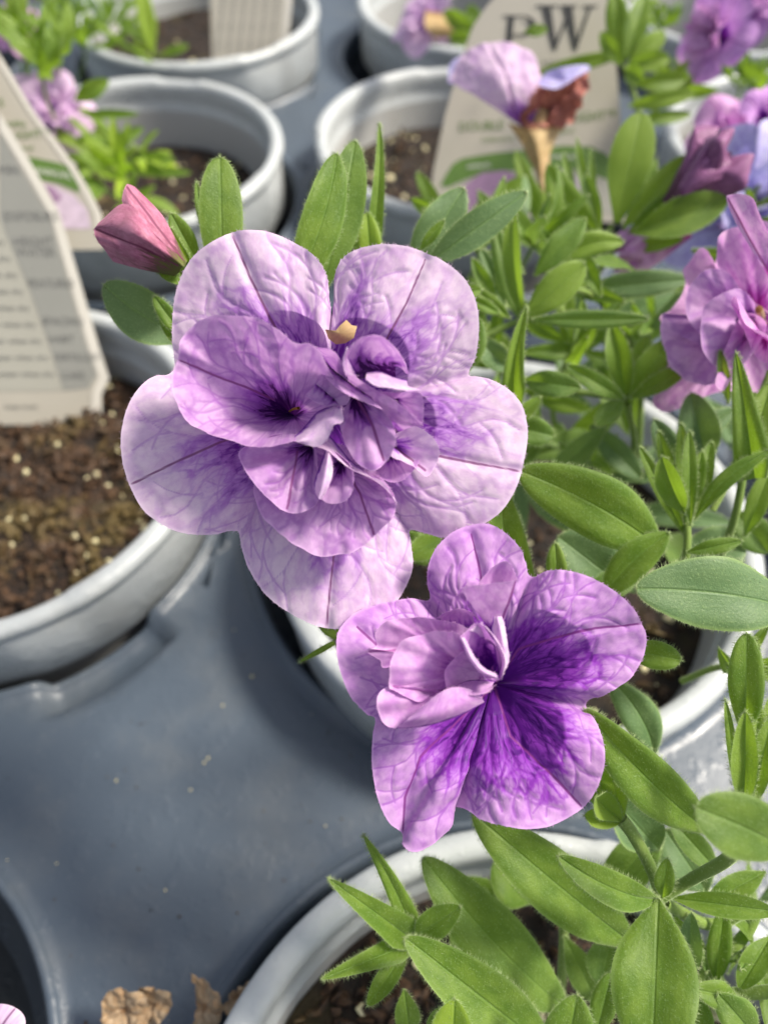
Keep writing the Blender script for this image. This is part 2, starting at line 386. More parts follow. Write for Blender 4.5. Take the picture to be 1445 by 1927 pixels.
for k, l in (('I', 'grey pot hidden beyond the right edge beside the pink double flower'), ('K', 'grey pot in the far top right corner'),
             ('L', 'grey pot behind the pot of tangled shoots at the top left'), ('M', 'grey pot behind the top centre pot, at the very top edge'),
             ('J', 'grey pot beyond the lower right corner under the fuzzy round leaf')):
    pot(*POTS[k], l, 0, random.random()*6)
def soil(key, z, label, nb=900, per=.14, mound=0.):
    cx, cy = POTS[key]; R = 4.93+ (z+1.2)*.1
    n = 48; V = [(cx, cy, z)]; Fc = []
    for i in range(1, 22):
        for j in range(n):
            r = R*i/21; a = j*2*math.pi/n; x, y = cx+r*math.cos(a), cy+r*math.sin(a)
            h = noise.fractal(Vector((x*.6, y*.6, z)), .7, 2, 4)*.35*(1-.6*(i/21)**4)
            V.append((x, y, z+h+mound*(1-(i/21)**2)))
    Fc += [(0, 1+j, 1+(j+1) % n) for j in range(n)]
    Fc += [(1+i*n+j, 1+(i+1)*n+j, 1+(i+1)*n+(j+1) % n, 1+i*n+(j+1) % n) for i in range(20) for j in range(n)]
    V = np.array(V); Hh = np.zeros(len(V))
    ico = np.array([(0, 0, 1), (0, 0, -1)]+[(math.cos(k*2*math.pi/5)*.89, math.sin(k*2*math.pi/5)*.89, .45) for k in range(5)]+[(math.cos((k+.5)*2*math.pi/5)*.89, math.sin((k+.5)*2*math.pi/5)*.89, -.45) for k in range(5)])
    icf = [(0, 2+k, 2+(k+1) % 5) for k in range(5)]+[(1, 7+(k+1) % 5, 7+k) for k in range(5)]+[(2+k, 7+k, 2+(k+1) % 5) for k in range(5)]+[(7+k, 7+(k+1) % 5, 2+(k+1) % 5) for k in range(5)]
    st = thing('potting_soil', (cx, cy, z), label, 'soil'); st['kind'] = 'stuff'
    mk('soil_surface', V, Fc, M_SOIL, st)['kind'] = 'stuff'
    BV, BF, BH = [], [], []
    for k in range(nb):
        r = R*.97*math.sqrt(random.random()); a = random.random()*2*math.pi; x, y = cx+r*math.cos(a), cy+r*math.sin(a)
        h = noise.fractal(Vector((x*.6, y*.6, z)), .7, 2, 4)*.35*(1-.6*(r/R)**4)+mound*(1-(r/R)**2)
        isp = random.random() < per; sz = random.uniform(.03, .15)*random.choice((.7, 1)) if isp else random.uniform(.03, .08) if random.random() < .6 else random.uniform(.08, .28)
        v = ico*(1+rng.normal(size=(12, 1))*.22)*sz
        if not isp: v = v*np.array([1, random.uniform(.3, .7), random.uniform(.2, .5)])
        q = rng.normal(size=(3, 3)); q, _ = np.linalg.qr(q); v = v@q
        o = len(BV); BV += (v+(x, y, z+h+sz*.2)).tolist(); BF += [tuple(i+o for i in f) for f in icf]; BH += [1. if isp else 0.]*12
    b = mk('soil_bits', BV, BF, M_BITS, st, dict(hair=BH), smooth=False); b['kind'] = 'stuff'
soil('A', -1.9, 'dark brown soil scattered with pale yellow and white grains, in the left pot', 5200, .035)
soil('B', -2.6, 'brown soil with a low yellow-green sprig, in the upper left pot', 700, .06)
soil('D', -2.2, 'orange-brown coarse soil in the pot with the big lettered card', 800, .08, .5)
soil('Fp', -2.0, 'dark shaded soil glimpsed between leaves in the middle right pot', 800, .1)
soil('G', -1.6, 'dark brown soil under the big leaves in the bottom pot', 2600, .06)
soil('C', -1.8, 'soil under the tangled shoots in the top left pot', 300, .05); soil('E', -3, 'soil deep in the top centre pot', 200, .05)
soil('Hp', -1.8, 'soil under the violet flowers in the upper right pot', 300, .05)

# ------------------------------------------------------------------ plant parts
def leaf(pl, b, t, w, roll=0., fold=.35, bow=.06, curve=0., shape='e', tone=0., hair=1, mat=None, name='leaf', droop=0., three=False):
    """b, t = (px, py, z) ends, w = width in pixels at the mean depth (or, three=True, 3-D points and centimetres)"""
    B = np.array(b, float) if three else W(*b); T = np.array(t, float) if three else W(*t)
    P = (B+T)/2; L = np.linalg.norm(T-B)
    wc = w if three else w*np.dot(P-CAM, FWD)/F
    ax = (T-B)/L; v = nrm(CAM-P); sd_ = nrm(np.cross(ax, v)); n = nrm(np.cross(sd_, ax))
    if n@v < 0: n = -n
    cr_, sr_ = math.cos(math.radians(roll)), math.sin(math.radians(roll)); sd_, n = sd_*cr_+n*sr_, n*cr_-sd_*sr_
    near = hair >= 1
    nu, nv = (34, 17) if near else (16, 9)
    tt = (1-np.cos(np.linspace(0, 1, nu)*math.pi))/2
    pr = dict(e=lambda x: (np.sin(math.pi*np.clip(x, 0, 1)**.92))**.55*(.2+.8*(1-np.exp(-4.5*x))),
              l=lambda x: (x**.55)*((1-x)**.65)*1.75*(.25+.75*(1-np.exp(-5*x))),
              u=lambda x: np.sqrt(np.clip(1-((x-.58)/.42)**2, 0, 1))*(x > .58)+(x <= .58)*(.16+.84*np.sin(math.pi/2*np.clip(x/.58, 0, 1))**1.2),
              s=lambda x: (1-x)**.62*np.minimum(1, .5+x*2.5))[shape](tt)
    pr = np.maximum(pr, .015); fold *= 1.35; bow *= 1.3; hw = .88*wc/2*pr/ max(pr.max(), .01)
    sd1 = rng.random()*50
    c4 = 4*tt*(1-tt); crl = rng.uniform(0, .9)
    Mx = B+np.outer(tt, ax*L)+np.outer(c4*bow*L, n)+np.outer(c4*curve*L, sd_)+np.outer(-droop*L*np.clip(tt-.5, 0, 1)**2*4, n)
    y = np.linspace(-1, 1, nv)
    wav = np.sin(tt*7+sd1)*.09+np.sin(tt*13+sd1*2)*.03
    G = Mx[:, None, :]+(hw[:, None]*y[None]*math.cos(fold))[..., None]*sd_+(hw[:, None]*(np.abs(y)[None]**1.35-crl*np.abs(y)[None]**4)*math.sin(fold)+hw[:, None]*wav[:, None]*y[None]*1.4)[..., None]*n
    V = G.reshape(-1, 3); Fc = grid_faces(nu, nv)
    mid = np.abs(hw[:, None]*y[None]).ravel()
    uv = np.stack([(tt[:, None]*L/.3+0*y[None]).ravel()+sd1, (hw[:, None]*y[None]/.16).ravel(), np.full(nu*nv, sd1)], -1)
    svv = np.stack([((tt[:, None]*L-np.abs(hw[:, None]*y[None])*.8)/.32).ravel(), (np.abs(y)[None]+0*tt[:, None]).ravel(), np.full(nu*nv, sd1)], -1)
    hv = np.zeros(len(V)); FV = [tuple(f) for f in Fc]
    if hair:
        den = 170 if near else 16
        hl = .058 if near else .05; hr = .0016 if near else .006
        m = int(L*den); roots, dirs = [], []
        for sgn, col in ((-1, 0), (1, nv-1)):
            u = rng.random(m)*(nu-1); i = np.clip(u.astype(int), 0, nu-2); f = (u-i)[:, None]
            r0 = G[i, col]*(1-f)+G[i+1, col]*f; roots.append(r0)
            tang = nrm(ax); dirs.append(sgn*sd_[None]*1.+ax*rng.normal(.25, .3, (m, 1))+n*rng.normal(.1, .45, (m, 1)))
        k = 30; roots.append(np.repeat(T[None]-droop*L*n*1., k, 0)+rng.normal(size=(k, 3))*.004); dirs.append(ax+rng.normal(size=(k, 3))*.6)
        if near:
            m2 = int(L*wc*420); u = rng.random(m2)*(nu-1.001); q = rng.random(m2)*(nv-1.001)
            i = u.astype(int); j = q.astype(int)
            roots.append(G[i, j]*(1-(u-i))[:, None]*1+G[i+1, j]*(u-i)[:, None]); dirs.append((n+rng.normal(size=(m2, 3))*.35+ax*.15))
        RT = np.vstack(roots); ll = np.full((len(RT), 1), hl)
        if near: ll[-m2:] *= .5
        HV, HF = hairs(RT, np.vstack(dirs), ll, hr)
        if near:
            pass
        HF = HF+len(V); hv = np.concatenate([hv, np.ones(len(HV))]); z3 = np.zeros((len(HV), 3))
        V = np.vstack([V, HV]); FV += HF.tolist(); uv = np.vstack([uv, z3]); svv = np.vstack([svv, z3]); mid = np.concatenate([mid, np.ones(len(HV))])
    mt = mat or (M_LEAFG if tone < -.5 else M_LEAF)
    return mk(name, V, FV, mt, pl, dict(uv2=uv, sv=svv, mid=mid, hair=hv, tone=np.full(len(V), tone)))
def tube(pl, pts, r0, r1=None, name='stem', mat=None, hair=True, three=False, tone=0.):
    P = np.array([p if three else W(*p) for p in pts], float); r1 = r1 or r0
    n = max(8, 6*len(P)); C = cr(P, n); k = 10; V = []
    T = np.gradient(C, axis=0); up = np.array([.3, .2, 1.])
    rr = np.linspace(r0, r1, n)
    A = np.array([nrm(np.cross(t, up)) for t in T]); Bn = np.array([nrm(np.cross(t, a)) for t, a in zip(T, A)])
    for i in range(n):
        for j in range(k):
            a = j*2*math.pi/k; V.append(C[i]+(A[i]*math.cos(a)+Bn[i]*math.sin(a))*rr[i])
    V = np.array(V); Fc = [tuple(f) for f in grid_faces(n, k, True)]
    hv = np.zeros(len(V)); L = np.linalg.norm(np.diff(C, axis=0), axis=1).sum()
    if hair:
        m = int(L*90); i = rng.integers(0, n, m); a = rng.random(m)*6.28
        i2 = np.minimum(i+1, n-1); f = rng.random(m)[:, None]; c0 = C[i]*(1-f)+C[i2]*f
        d = A[i]*np.cos(a)[:, None]+Bn[i]*np.sin(a)[:, None]
        HV, HF = hairs(c0+d*rr[i][:, None]*.9, d+rng.normal(size=(m, 3))*.2, .055, .0024)
        Fc += (HF+len(V)).tolist(); V = np.vstack([V, HV]); hv = np.concatenate([hv, np.ones(len(HV))])
    z = np.zeros((len(V), 3))
    return mk(name, V, Fc, mat or M_STEM, pl, dict(uv2=V*3, sv=z, mid=np.ones(len(V)), hair=hv, tone=np.full(len(V), tone)))
def fin_petal(name, G, pl, mat, tpar, darkf, uvs, mid=None, wrap=False, crinkle=.02, csc=2.2, hair=.032, edge_rows=True, label=None, seed=None, v2=None):
    """G (nu,nv,3) grid, rows run from the base (0) to the free edge (nu-1)"""
    nu, nv = G.shape[:2]; V = G.reshape(-1, 3).copy(); seed = rng.random()*40 if seed is None else seed
    du = np.gradient(G, axis=0); dv = np.gradient(G, axis=1); N = np.cross(du, dv).reshape(-1, 3); N /= (np.linalg.norm(N, axis=1)[:, None]+1e-9)
    t = tpar.ravel()
    if crinkle: V += N*((fbm(V, csc, seed, 3)*crinkle)*np.minimum(1, .3+t))[:, None]
    m = np.full(len(V), .5) if mid is None else mid.ravel()
    V -= N*0
    FV = [tuple(f) for f in grid_faces(nu, nv, wrap)]
    dk = darkf.ravel(); ed = t.copy(); vv = np.full(len(V), 9.) if v2 is None else v2
    if hair:
        E = V.reshape(nu, nv, 3)[-1]; E0 = V.reshape(nu, nv, 3)[-2]
        if wrap: E = np.vstack([E, E[:1]]); E0 = np.vstack([E0, E0[:1]])
        L = np.linalg.norm(np.diff(E, axis=0), axis=1); cum = np.concatenate([[0], np.cumsum(L)]); k = int(cum[-1]*38)
        s = rng.random(k)*cum[-1]; i = np.clip(np.searchsorted(cum, s)-1, 0, len(L)-1); f = ((s-cum[i])/(L[i]+1e-9))[:, None]
        r0 = E[i]*(1-f)+E[i+1]*f; d = r0-(E0[i]*(1-f)+E0[i+1]*f); d /= np.linalg.norm(d, axis=1)[:, None]+1e-9
        HV, HF = hairs(r0, d+rng.normal(size=(k, 3))*.5, hair, .0028)
        FV += (HF+len(V)).tolist(); z = np.zeros(len(HV)); V = np.vstack([V, HV])
        uvs = np.vstack([uvs.reshape(-1, 3), np.repeat([[.3, .3, .3]], len(HV), 0)]); m = np.concatenate([m, z+.5]); dk = np.concatenate([dk, z-.5]); ed = np.concatenate([ed, z+1]); vv = np.concatenate([vv, z+9])
    return mk(name, V, FV, mat, pl, dict(uv2=uvs.reshape(-1, 3), dark=dk, mid=m, edge=ed, vein2=vv), label=label)
def polar(pl, name, Z, c, outline, mat, nt_=44, nv=220, p=.6, ribs=(), dark=(.0, .5), ripple=0., crinkle=.02, prof=None, streak=.25, hair=.032, label=None, uvk=None, dr=None, sub=0, dex=.8, dfun=None):
    """petal or corolla spun from a throat c=(px,py,h) to a traced free edge [(px,py,h)...]; Z(px,py) is the flower's own plane"""
    O = cr(np.array(outline, float), nv, True); c = np.array(c, float)
    if nv <= 320:
        q_ = rng.random()*50; w0 = np.array([[noise.noise(Vector((x*.014+q_, y*.014, 1))), noise.noise(Vector((x*.032, y*.032+q_, 2)))] for x, y in O[:, :2]])
        O[:, 2] += w0[:, 0]*.17+w0[:, 1]*.06; O[:, :2] += (O[:, :2]-c[:2])*(w0[:, 1]*.035)[:, None]
    t = np.linspace(0, 1, nt_)[:, None]; t = t**.85
    xy = c[:2]+(O[None, :, :2]-c[:2])*t[..., None]
    f = (t**p) if prof is None else prof(t)
    h = c[2]+(O[None, :, 2]-c[2])*f
    ang = np.arctan2(O[:, 1]-c[1], O[:, 0]-c[0])[None]+0*t
    if ripple: h = h+ripple*np.sin(ang*7+1.3*t*3)*t**2
    px = xy.reshape(-1, 2); z = Z(px[:, 0], px[:, 1])
    cm = z.mean()/F
    rr = (np.linalg.norm(xy-c[:2], axis=-1)*cm)
    mid = np.full(len(px), 9.)
    for rb in ribs: mid = np.minimum(mid, seg_dist(px, rb)*cm)
    v2 = np.full(len(px), 9.)
    for rb in ribs if sub else ():
        e = np.array(rb[0], float)-c[:2]; a0 = math.atan2(e[1], e[0]); Lr = np.linalg.norm(e)
        for q in range(-sub, sub+1):
            if q == 0: continue
            aa = a0+q*.17*(1+.1*rng.normal()); ln = []
            for s_ in np.linspace(.22, 1.-.05*abs(q), 12):
                w_ = aa+.35*q/sub*max(0, s_-.45)*.9+.045*math.sin(s_*14+q*2+a0*5)
                ln.append((c[0]+math.cos(w_)*Lr*s_, c[1]+math.sin(w_)*Lr*s_))
            v2 = np.minimum(v2, seg_dist(px, ln)*cm)
            for k_ in (5, 8):                                  # a forking side vein
                x0, y0 = ln[k_]; sg = 1 if (q+k_) % 2 else -1; w_ = aa+sg*.5; fk = [(x0+math.cos(w_+.12*j*sg)*Lr*.07*j, y0+math.sin(w_+.12*j*sg)*Lr*.07*j) for j in range(4)]
                v2 = np.minimum(v2, seg_dist(px, fk)*cm+.001)
    uvk = uvk or max(2.5, float(rr[-1].mean())/.20)
    hh = h.ravel()-.05*np.exp(-(mid/.07)**2)-.015*np.exp(-(v2/.03)**2)
    V = W(px[:, 0], px[:, 1], z-hh).reshape(nt_, nv, 3)
    uv = np.stack([np.cos(ang)*uvk, np.sin(ang)*uvk, rr/.30], -1)
    st = np.array([noise.noise(Vector((math.cos(a)*3.5+c[0], math.sin(a)*3.5, c[1]*.01)))+.6*noise.noise(Vector((math.cos(a)*9+c[0], math.sin(a)*9, 1.))) for a in ang[0]])
    tn = t+0*ang if dr is None else rr/dr
    if dfun: tn = tn/dfun(ang)
    dk = (dark[0]+(1-dark[0])*1.)*0 + dark[0]+ (1.15-dark[0])*np.clip(1-tn/(dark[1]*(1+streak*2*st[None])+1e-3), 0, 1)**dex
    return fin_petal(name, V, pl, mat, t+0*ang, dk, uv, mid, True, crinkle, label=label, hair=hair, v2=v2)
def loft(pl, name, Z, curves, mat, nu=34, nv=60, dark=(.0, .4), crinkle=.015, ribs=(), label=None, hair=.032, dexp=1.):
    """petal lofted through curves [(px,py,h)...] running across it, from the base curve to the free edge"""
    C = np.stack([cr(np.array(c, float), nv) for c in curves])
    if len(C) > 2:
        G = np.stack([cr(C[:, j], nu) for j in range(nv)], 1)
    else:
        tt = np.linspace(0, 1, nu)[:, None, None]; G = C[0][None]*(1-tt)+C[1][None]*tt
    px = G.reshape(-1, 3); z = Z(px[:, 0], px[:, 1]); cm = z.mean()/F
    mid = np.full(len(px), 9.)
    for rb in ribs: mid = np.minimum(mid, seg_dist(px[:, :2], rb)*cm)
    V = W(px[:, 0], px[:, 1], z-(px[:, 2]-.04*np.exp(-(mid/.06)**2))).reshape(nu, nv, 3)
    t = np.linspace(0, 1, nu)[:, None]+np.zeros((nu, nv))
    ln = np.linalg.norm(np.diff(V, axis=0), axis=2).sum(0).mean(); wd = np.linalg.norm(np.diff(V, axis=1), axis=2).sum(1).max()
    s = np.linspace(-.5, .5, nv)[None]+np.zeros((nu, nv)); sd1 = rng.random()*30
    uv = np.stack([s*wd/.17*(.5+.5*t), t*ln/.28, np.full((nu, nv), sd1)], -1)
    st = np.array([noise.noise(Vector((x*9+sd1, 0, 0))) for x in np.linspace(0, 1, nv)])[None]
    dk = dark[0]+(1.1-dark[0])*np.clip(1-t/(dark[1]*(1+.6*st)+1e-3), 0, 1)**dexp
    return fin_petal(name, V, pl, mat, t, dk, uv, mid, False, crinkle, label=label, hair=hair)
def plane_z(z0, cx, cy, ax=0., ay=0.): return lambda px, py: z0+ax*(px-cx)/100.+ay*(py-cy)/100.
def lv(pts, h): return [(x, y, h) for x, y in pts]

def double_flower(pl, c, nrml, R, mats, seed=0, nr=9, label=None, dk=.45, spin=0., elong=1.):
    """a smaller double bloom for the rows behind: lobed corolla with ruffled petals standing in it (3-D frame, cm)"""
    rs = np.random.default_rng(seed); n = nrml = nrm(nrml); u = nrm(np.cross([0.1, .2, 1], n)); v = np.cross(n, u); c = np.array(c, float)
    nt_, nv = 22, 110; t = np.linspace(0, 1, nt_)[:, None]; a = np.linspace(0, 2*math.pi, nv, endpoint=False)[None]
    lob = np.abs(np.cos(2.5*(a+spin)))**.55; rad = R*(.74+.26*lob)*(1+.05*np.sin(a*2+seed))
    z = -.55*R*(1-t)**2.2+R*.10*np.sin(a*5+seed)*t**2+R*.12*np.sin(a*2+seed*2)*t-R*.18*t**4*lob
    G = c+(rad*t*np.cos(a))[..., None]*u*elong+(rad*t*np.sin(a))[..., None]*v+z[..., None]*n
    mid = (np.abs(((a+spin)/(2*math.pi/5)+.0) % 1-.0)); mid = np.minimum(mid, 1-mid)*2*math.pi/5*rad*t
    uv = np.stack([np.cos(a)*9+0*t, np.sin(a)*9+0*t, rad*t/.3], -1)
    D = 1.15*np.clip(1-t/dk, 0, 1)+0*a
    fl = fin_petal('flower', G, pl, mats[0], t+0*a, D, uv, mid, True, .03, 1.6, hair=0, label=label)
    for i in range(nr):
        ph = i*2.4+seed; out = .25+.5*(i/nr); Lr = R*rs.uniform(.5, .75); wd = R*rs.uniform(.5, .8)
        d = u*math.cos(ph)+v*math.sin(ph); s_ = np.cross(n, d)
        nu2, nv2 = 14, 22; tt = np.linspace(0, 1, nu2)[:, None]; ss = np.linspace(-1, 1, nv2)[None]
        wprof = .3+.7*np.sin(np.clip(tt*1.1, 0, 1)*math.pi/2); tipc = np.sqrt(np.clip(1-ss**2*.6, 0, 1))
        lt = tt*(.55+.45*tipc)
        up_ = n*1.; curl = rs.uniform(.3, 1.1)
        G = c-n*.15*R+(d*out)[None, None]*(lt*Lr*1.25)[..., None]+(s_)[None, None]*(ss*wd/2*wprof)[..., None]+up_[None, None]*(lt*Lr*(1-.3*out)-curl*.25*R*lt**3+.12*R*np.sin(ss*4+i)*tt+R*.1*(ss**2)*tt)[..., None]
        uv = np.stack([ss*wd/.34+0*tt, tt*Lr/.28+0*ss, np.full((nu2, nv2), i*3.)], -1)
        fin_petal('ruffled_petal', G, fl, mats[1], tt+0*ss, 1.0*np.clip(1-tt/.45, 0, 1)+0*ss, uv, None, False, .02, 2.2, hair=0)
    return fl
def sprig(pl, p, ax, n, L, wd=.32, tone=0., hair=0, spread=.9, mat=None, seed=0, stem=1.5):
    rs = np.random.default_rng(seed); p = np.array(p, float); ax = nrm(ax); u = nrm(np.cross(ax, [.3, .1, 1.])); v = np.cross(ax, u)
    if stem: tube(pl, [p-ax*stem+rs.normal(size=3)*.1, p-ax*stem*.5+rs.normal(size=3)*.08, p], .055, .045, hair=hair > 0, three=True, tone=tone)
    for i in range(n):
        a = i*2.4+rs.uniform(-.3, .3); k = i/max(n-1, 1); o = spread*(1-.75*k)
        d = nrm(ax*(1-.35*o)+(u*math.cos(a)+v*math.sin(a))*o*1.1); l = L*(1-.35*k)*rs.uniform(.8, 1.15)
        leaf(pl, p-ax*.15*L*(1-k), p+d*l, wd*l*rs.uniform(.85, 1.2), roll=rs.uniform(-55, 55), fold=.4, bow=.08, shape=rs.choice(['e', 'l', 'u']), tone=np.clip(tone+rs.uniform(-.35, .35), -1, 1), hair=hair, mat=mat, three=True, droop=rs.uniform(0, .15))

# ================================================================== the plants in front
plantF = thing('calibrachoa_plant', (3.0, 10.5, -2), 'leafy plant in the middle right pot bearing the largest, pale lilac double flower', 'plant', 'flowering plants in the pots')
plantS = thing('calibrachoa_plant', (5.2, 13.2, -2), 'second seedling of the middle right pot, small narrow-leaved shoots behind the large lilac flower', 'plant', 'flowering plants in the pots')
plantG = thing('calibrachoa_plant', (2.6, -1.5, -1.6), 'leafy plant in the bottom pot, bearing the deep violet double flower in front', 'plant', 'flowering plants in the pots')
plantD = thing('calibrachoa_plant', (4.5, 26.5, -2.2), 'plant before the big lettered card, bearing the half-wilted trumpet flower and the dark closed bud', 'plant', 'flowering plants in the pots')
plantH = thing('calibrachoa_plant', (15.9, 28.0, -1.8), 'plant at the upper right with violet and blue-lilac double flowers', 'plant', 'flowering plants in the pots')
plantB = thing('calibrachoa_plant', (-10.4, 26.6, -2.6), 'low yellow-green sprig growing in the upper left pot behind the pink bud', 'plant', 'flowering plants in the pots')
plantC = thing('calibrachoa_plant', (-10.5, 38.5, -1.8), 'tangled green plant in the top left pot with pale pink flowers', 'plant', 'flowering plants in the pots')
plantE = thing('calibrachoa_plant', (5.5, 38.5, -1.8), 'plant at the top centre whose pale lilac flower shows an orange throat', 'plant', 'flowering plants in the pots')

# ---- main flower (five lobes, then the ruffles standing in it)
Z1 = plane_z(9.15, 610, 770, -.02, .04)
O1 = [(628, 612, -.25), (620, 545, 0), (610, 508, .05), (590, 480, .05), (560, 460, 0), (520, 441, 0), (480, 433, .02), (440, 437, 0), (400, 455, 0), (362, 485, -.03), (338, 530, -.08), (326, 580, -.12), (325, 640, -.22),
      (326, 698, -.35), (280, 714, -.1), (245, 755, .03), (229, 810, .08), (230, 860, .05), (243, 910, .03), (270, 960, .0), (310, 990, -.03), (350, 1004, -.05), (400, 1006, -.1), (432, 999, -.2), (450, 1002, -.25), (455, 1030, -.15), (470, 1075, -.05), (500, 1120, 0), (550, 1156, .05), (600, 1179, .08), (645, 1183, .08), (690, 1172, .05), (740, 1140, .0), (768, 1095, -.08), (777, 1060, -.12), (773, 1015, -.2),
      (772, 998, -.25), (800, 1004, -.15), (840, 1010, -.05), (890, 996, 0), (940, 965, .05), (970, 920, .08), (985, 870, .06), (993, 820, .03), (985, 770, .0), (960, 735, -.05), (920, 713, -.1), (882, 706, -.2), (895, 670, -.1), (901, 610, 0), (893, 560, .05), (870, 520, .05), (830, 490, .05), (780, 468, .05), (735, 459, .05), (690, 463, .0), (650, 482, -.05), (631, 515, -.1), (629, 560, -.2)]
ribs1 = [[(436, 437), (470, 520), (508, 598), (560, 690), (610, 770)], [(800, 489), (765, 570), (728, 637), (670, 700), (610, 770)], [(980, 887), (900, 873), (825, 858), (700, 820), (610, 770)], [(614, 1182), (622, 1100), (629, 1040), (625, 900), (610, 770)], [(248, 911), (330, 870), (415, 832), (520, 800), (610, 770)]]
side1 = []
def prof1(t): return np.clip((t-.05)/.5, 0, 1)**.7
fl1 = polar(plantF, 'flower', Z1, (610, 770, -1.0), O1, M_P1, 120, 620, ribs=ribs1, dark=(-.14, .90), prof=prof1, crinkle=.022, ripple=.05, sub=4, label='large pale lilac double flower, the highest of the two sharp blooms')
Z1i = Z1
P = []
def pp(name='ruffled_petal', **k):
    pass
# lower second-whorl petal
polar(fl1, 'ruffled_petal', Z1, (640, 880, .10), [(478, 905, .22), (487, 955, .42), (510, 988, .50), (550, 1022, .52), (600, 1044, .50), (650, 1043, .52), (690, 1022, .55), (722, 990, .58), (745, 960, .62), (744, 932, .68), (722, 905, .62), (690, 868, .4), (650, 840, .25), (580, 830, .2), (510, 850, .2)], M_P1b, 50, 200, ribs=[[(703, 1005), (678, 930), (650, 880)]], sub=3, dark=(-.2, .3), crinkle=.03)
# small left petal lying on it, with the rolled tongues
polar(fl1, 'ruffled_petal', Z1, (588, 838, .30), [(448, 862, .62), (455, 845, .60), (490, 828, .55), (540, 815, .5), (590, 830, .55), (598, 870, .62), (600, 925, .66), (590, 955, .66), (565, 966, .68), (530, 958, .72), (500, 932, .72), (468, 895, .70)], M_P1b, 40, 140, ribs=[[(540, 957), (560, 850)]], sub=2, dark=(-.05, .42))
polar(fl1, 'ruffled_petal', Z1, (645, 866, .45), [(612, 860, .70), (632, 850, .7), (655, 868, .8), (667, 895, .86), (664, 925, .88), (645, 945, .86), (622, 948, .84), (604, 938, .80), (600, 900, .75)], M_P1b, 30, 90, dark=(-.1, .6), p=1.)
loft(fl1, 'ruffled_petal', Z1, [[(612, 848, .6), (600, 880, .66), (592, 905, .7), (592, 925, .75)], [(618, 850, .8), (612, 885, .9), (606, 915, .95), (600, 938, .95)], [(626, 860, .75), (626, 890, .85), (618, 915, .88), (605, 940, .8)]], M_P1, 14, 40, dark=(-.1, .2))
# frill running from the lip down to the right
loft(fl1, 'ruffled_petal', Z1, [[(580, 800, .3), (620, 820, .3), (665, 870, .3), (720, 900, .3)], [(585, 820, .55), (625, 840, .6), (660, 880, .65), (705, 905, .7), (738, 930, .68)], [(590, 838, .66), (620, 850, .78), (655, 880, .86), (690, 896, .88), (722, 908, .86), (747, 948, .80)]], M_P1, 20, 60, dark=(-.05, .4))
# right small petals
polar(fl1, 'ruffled_petal', Z1, (735, 850, .2), [(700, 885, .45), (708, 895, .52), (740, 908, .58), (765, 898, .6), (790, 865, .55), (780, 830, .5), (740, 810, .4), (700, 830, .4)], M_P1b, 26, 80, dark=(0, .5))
polar(fl1, 'ruffled_petal', Z1, (735, 835, .35), [(728, 790, .55), (760, 798, .6), (792, 806, .64), (816, 826, .68), (826, 856, .70), (815, 884, .72), (800, 895, .74), (780, 878, .74), (758, 868, .70), (738, 858, .62), (722, 830, .5)], M_P1, 34, 110, dark=(-.1, .55), ribs=[[(735, 835), (800, 885)]])
# central hanging petal
polar(fl1, 'ruffled_petal', Z1, (668, 745, .45), [(640, 745, .62), (638, 790, .66), (650, 835, .76), (672, 870, .88), (700, 886, .95), (728, 868, .98), (743, 835, .98), (742, 808, .95), (728, 782, .9), (705, 758, .85), (680, 735, .7), (655, 725, .6)], M_P1b, 40, 130, dark=(-.05, .45), ribs=[[(668, 745), (700, 800), (722, 866)]])
# long diagonal frill
loft(fl1, 'ruffled_petal', Z1, [[(590, 660, .15), (640, 720, .3), (700, 775, .5), (745, 815, .5)], [(600, 655, .5), (650, 712, .75), (705, 755, .95), (750, 790, .95), (775, 803, .9)], [(592, 653, .72), (628, 664, .9), (652, 695, 1.02), (690, 725, 1.1), (740, 752, 1.12), (775, 782, 1.08), (797, 800, 1.0)]], M_P1b, 30, 90, dark=(-.1, .45))
loft(fl1, 'ruffled_petal', Z1, [[(620, 690, .5), (650, 710, .6), (700, 740, .8)], [(612, 700, .75), (655, 728, .9), (700, 750, 1.0)], [(605, 705, .8), (640, 735, .98), (690, 758, 1.08), (720, 770, 1.1)]], M_P1b, 16, 50, dark=(.0, .5))
# curled petal, upper right
loft(fl1, 'ruffled_petal', Z1, [[(690, 712, .3), (700, 705, .3), (722, 705, .3), (745, 715, .35)], [(662, 712, .7), (672, 690, .5), (705, 676, .45), (745, 690, .6)], [(648, 690, 1.05), (660, 652, .95), (705, 645, .8), (755, 680, .85), (766, 705, .85)], [(652, 668, 1.15), (672, 638, 1.15), (712, 631, 1.05), (745, 655, 1.0), (764, 690, .95)]], M_P1b, 34, 80, dark=(.1, .75))
loft(fl1, 'ruffled_petal', Z1, [[(672, 712, .6), (668, 695, .7), (655, 675, .9), (655, 660, 1.0)], [(650, 708, .95), (645, 690, 1.08), (646, 672, 1.15), (655, 652, 1.17)], [(672, 708, 1.12), (655, 698, 1.18), (647, 680, 1.22), (652, 655, 1.2)]], M_P1, 14, 50, dark=(-.2, .2))
loft(fl1, 'ruffled_petal', Z1, [[(690, 700, .7), (715, 698, .75), (740, 708, .8), (765, 715, .8)], [(688, 712, 1.0), (715, 716, 1.1), (745, 722, 1.12), (770, 728, 1.05)], [(690, 716, 1.1), (708, 726, 1.2), (735, 730, 1.22), (765, 735, 1.15), (795, 736, 1.0)]], M_P1, 16, 60, dark=(-.2, .1))
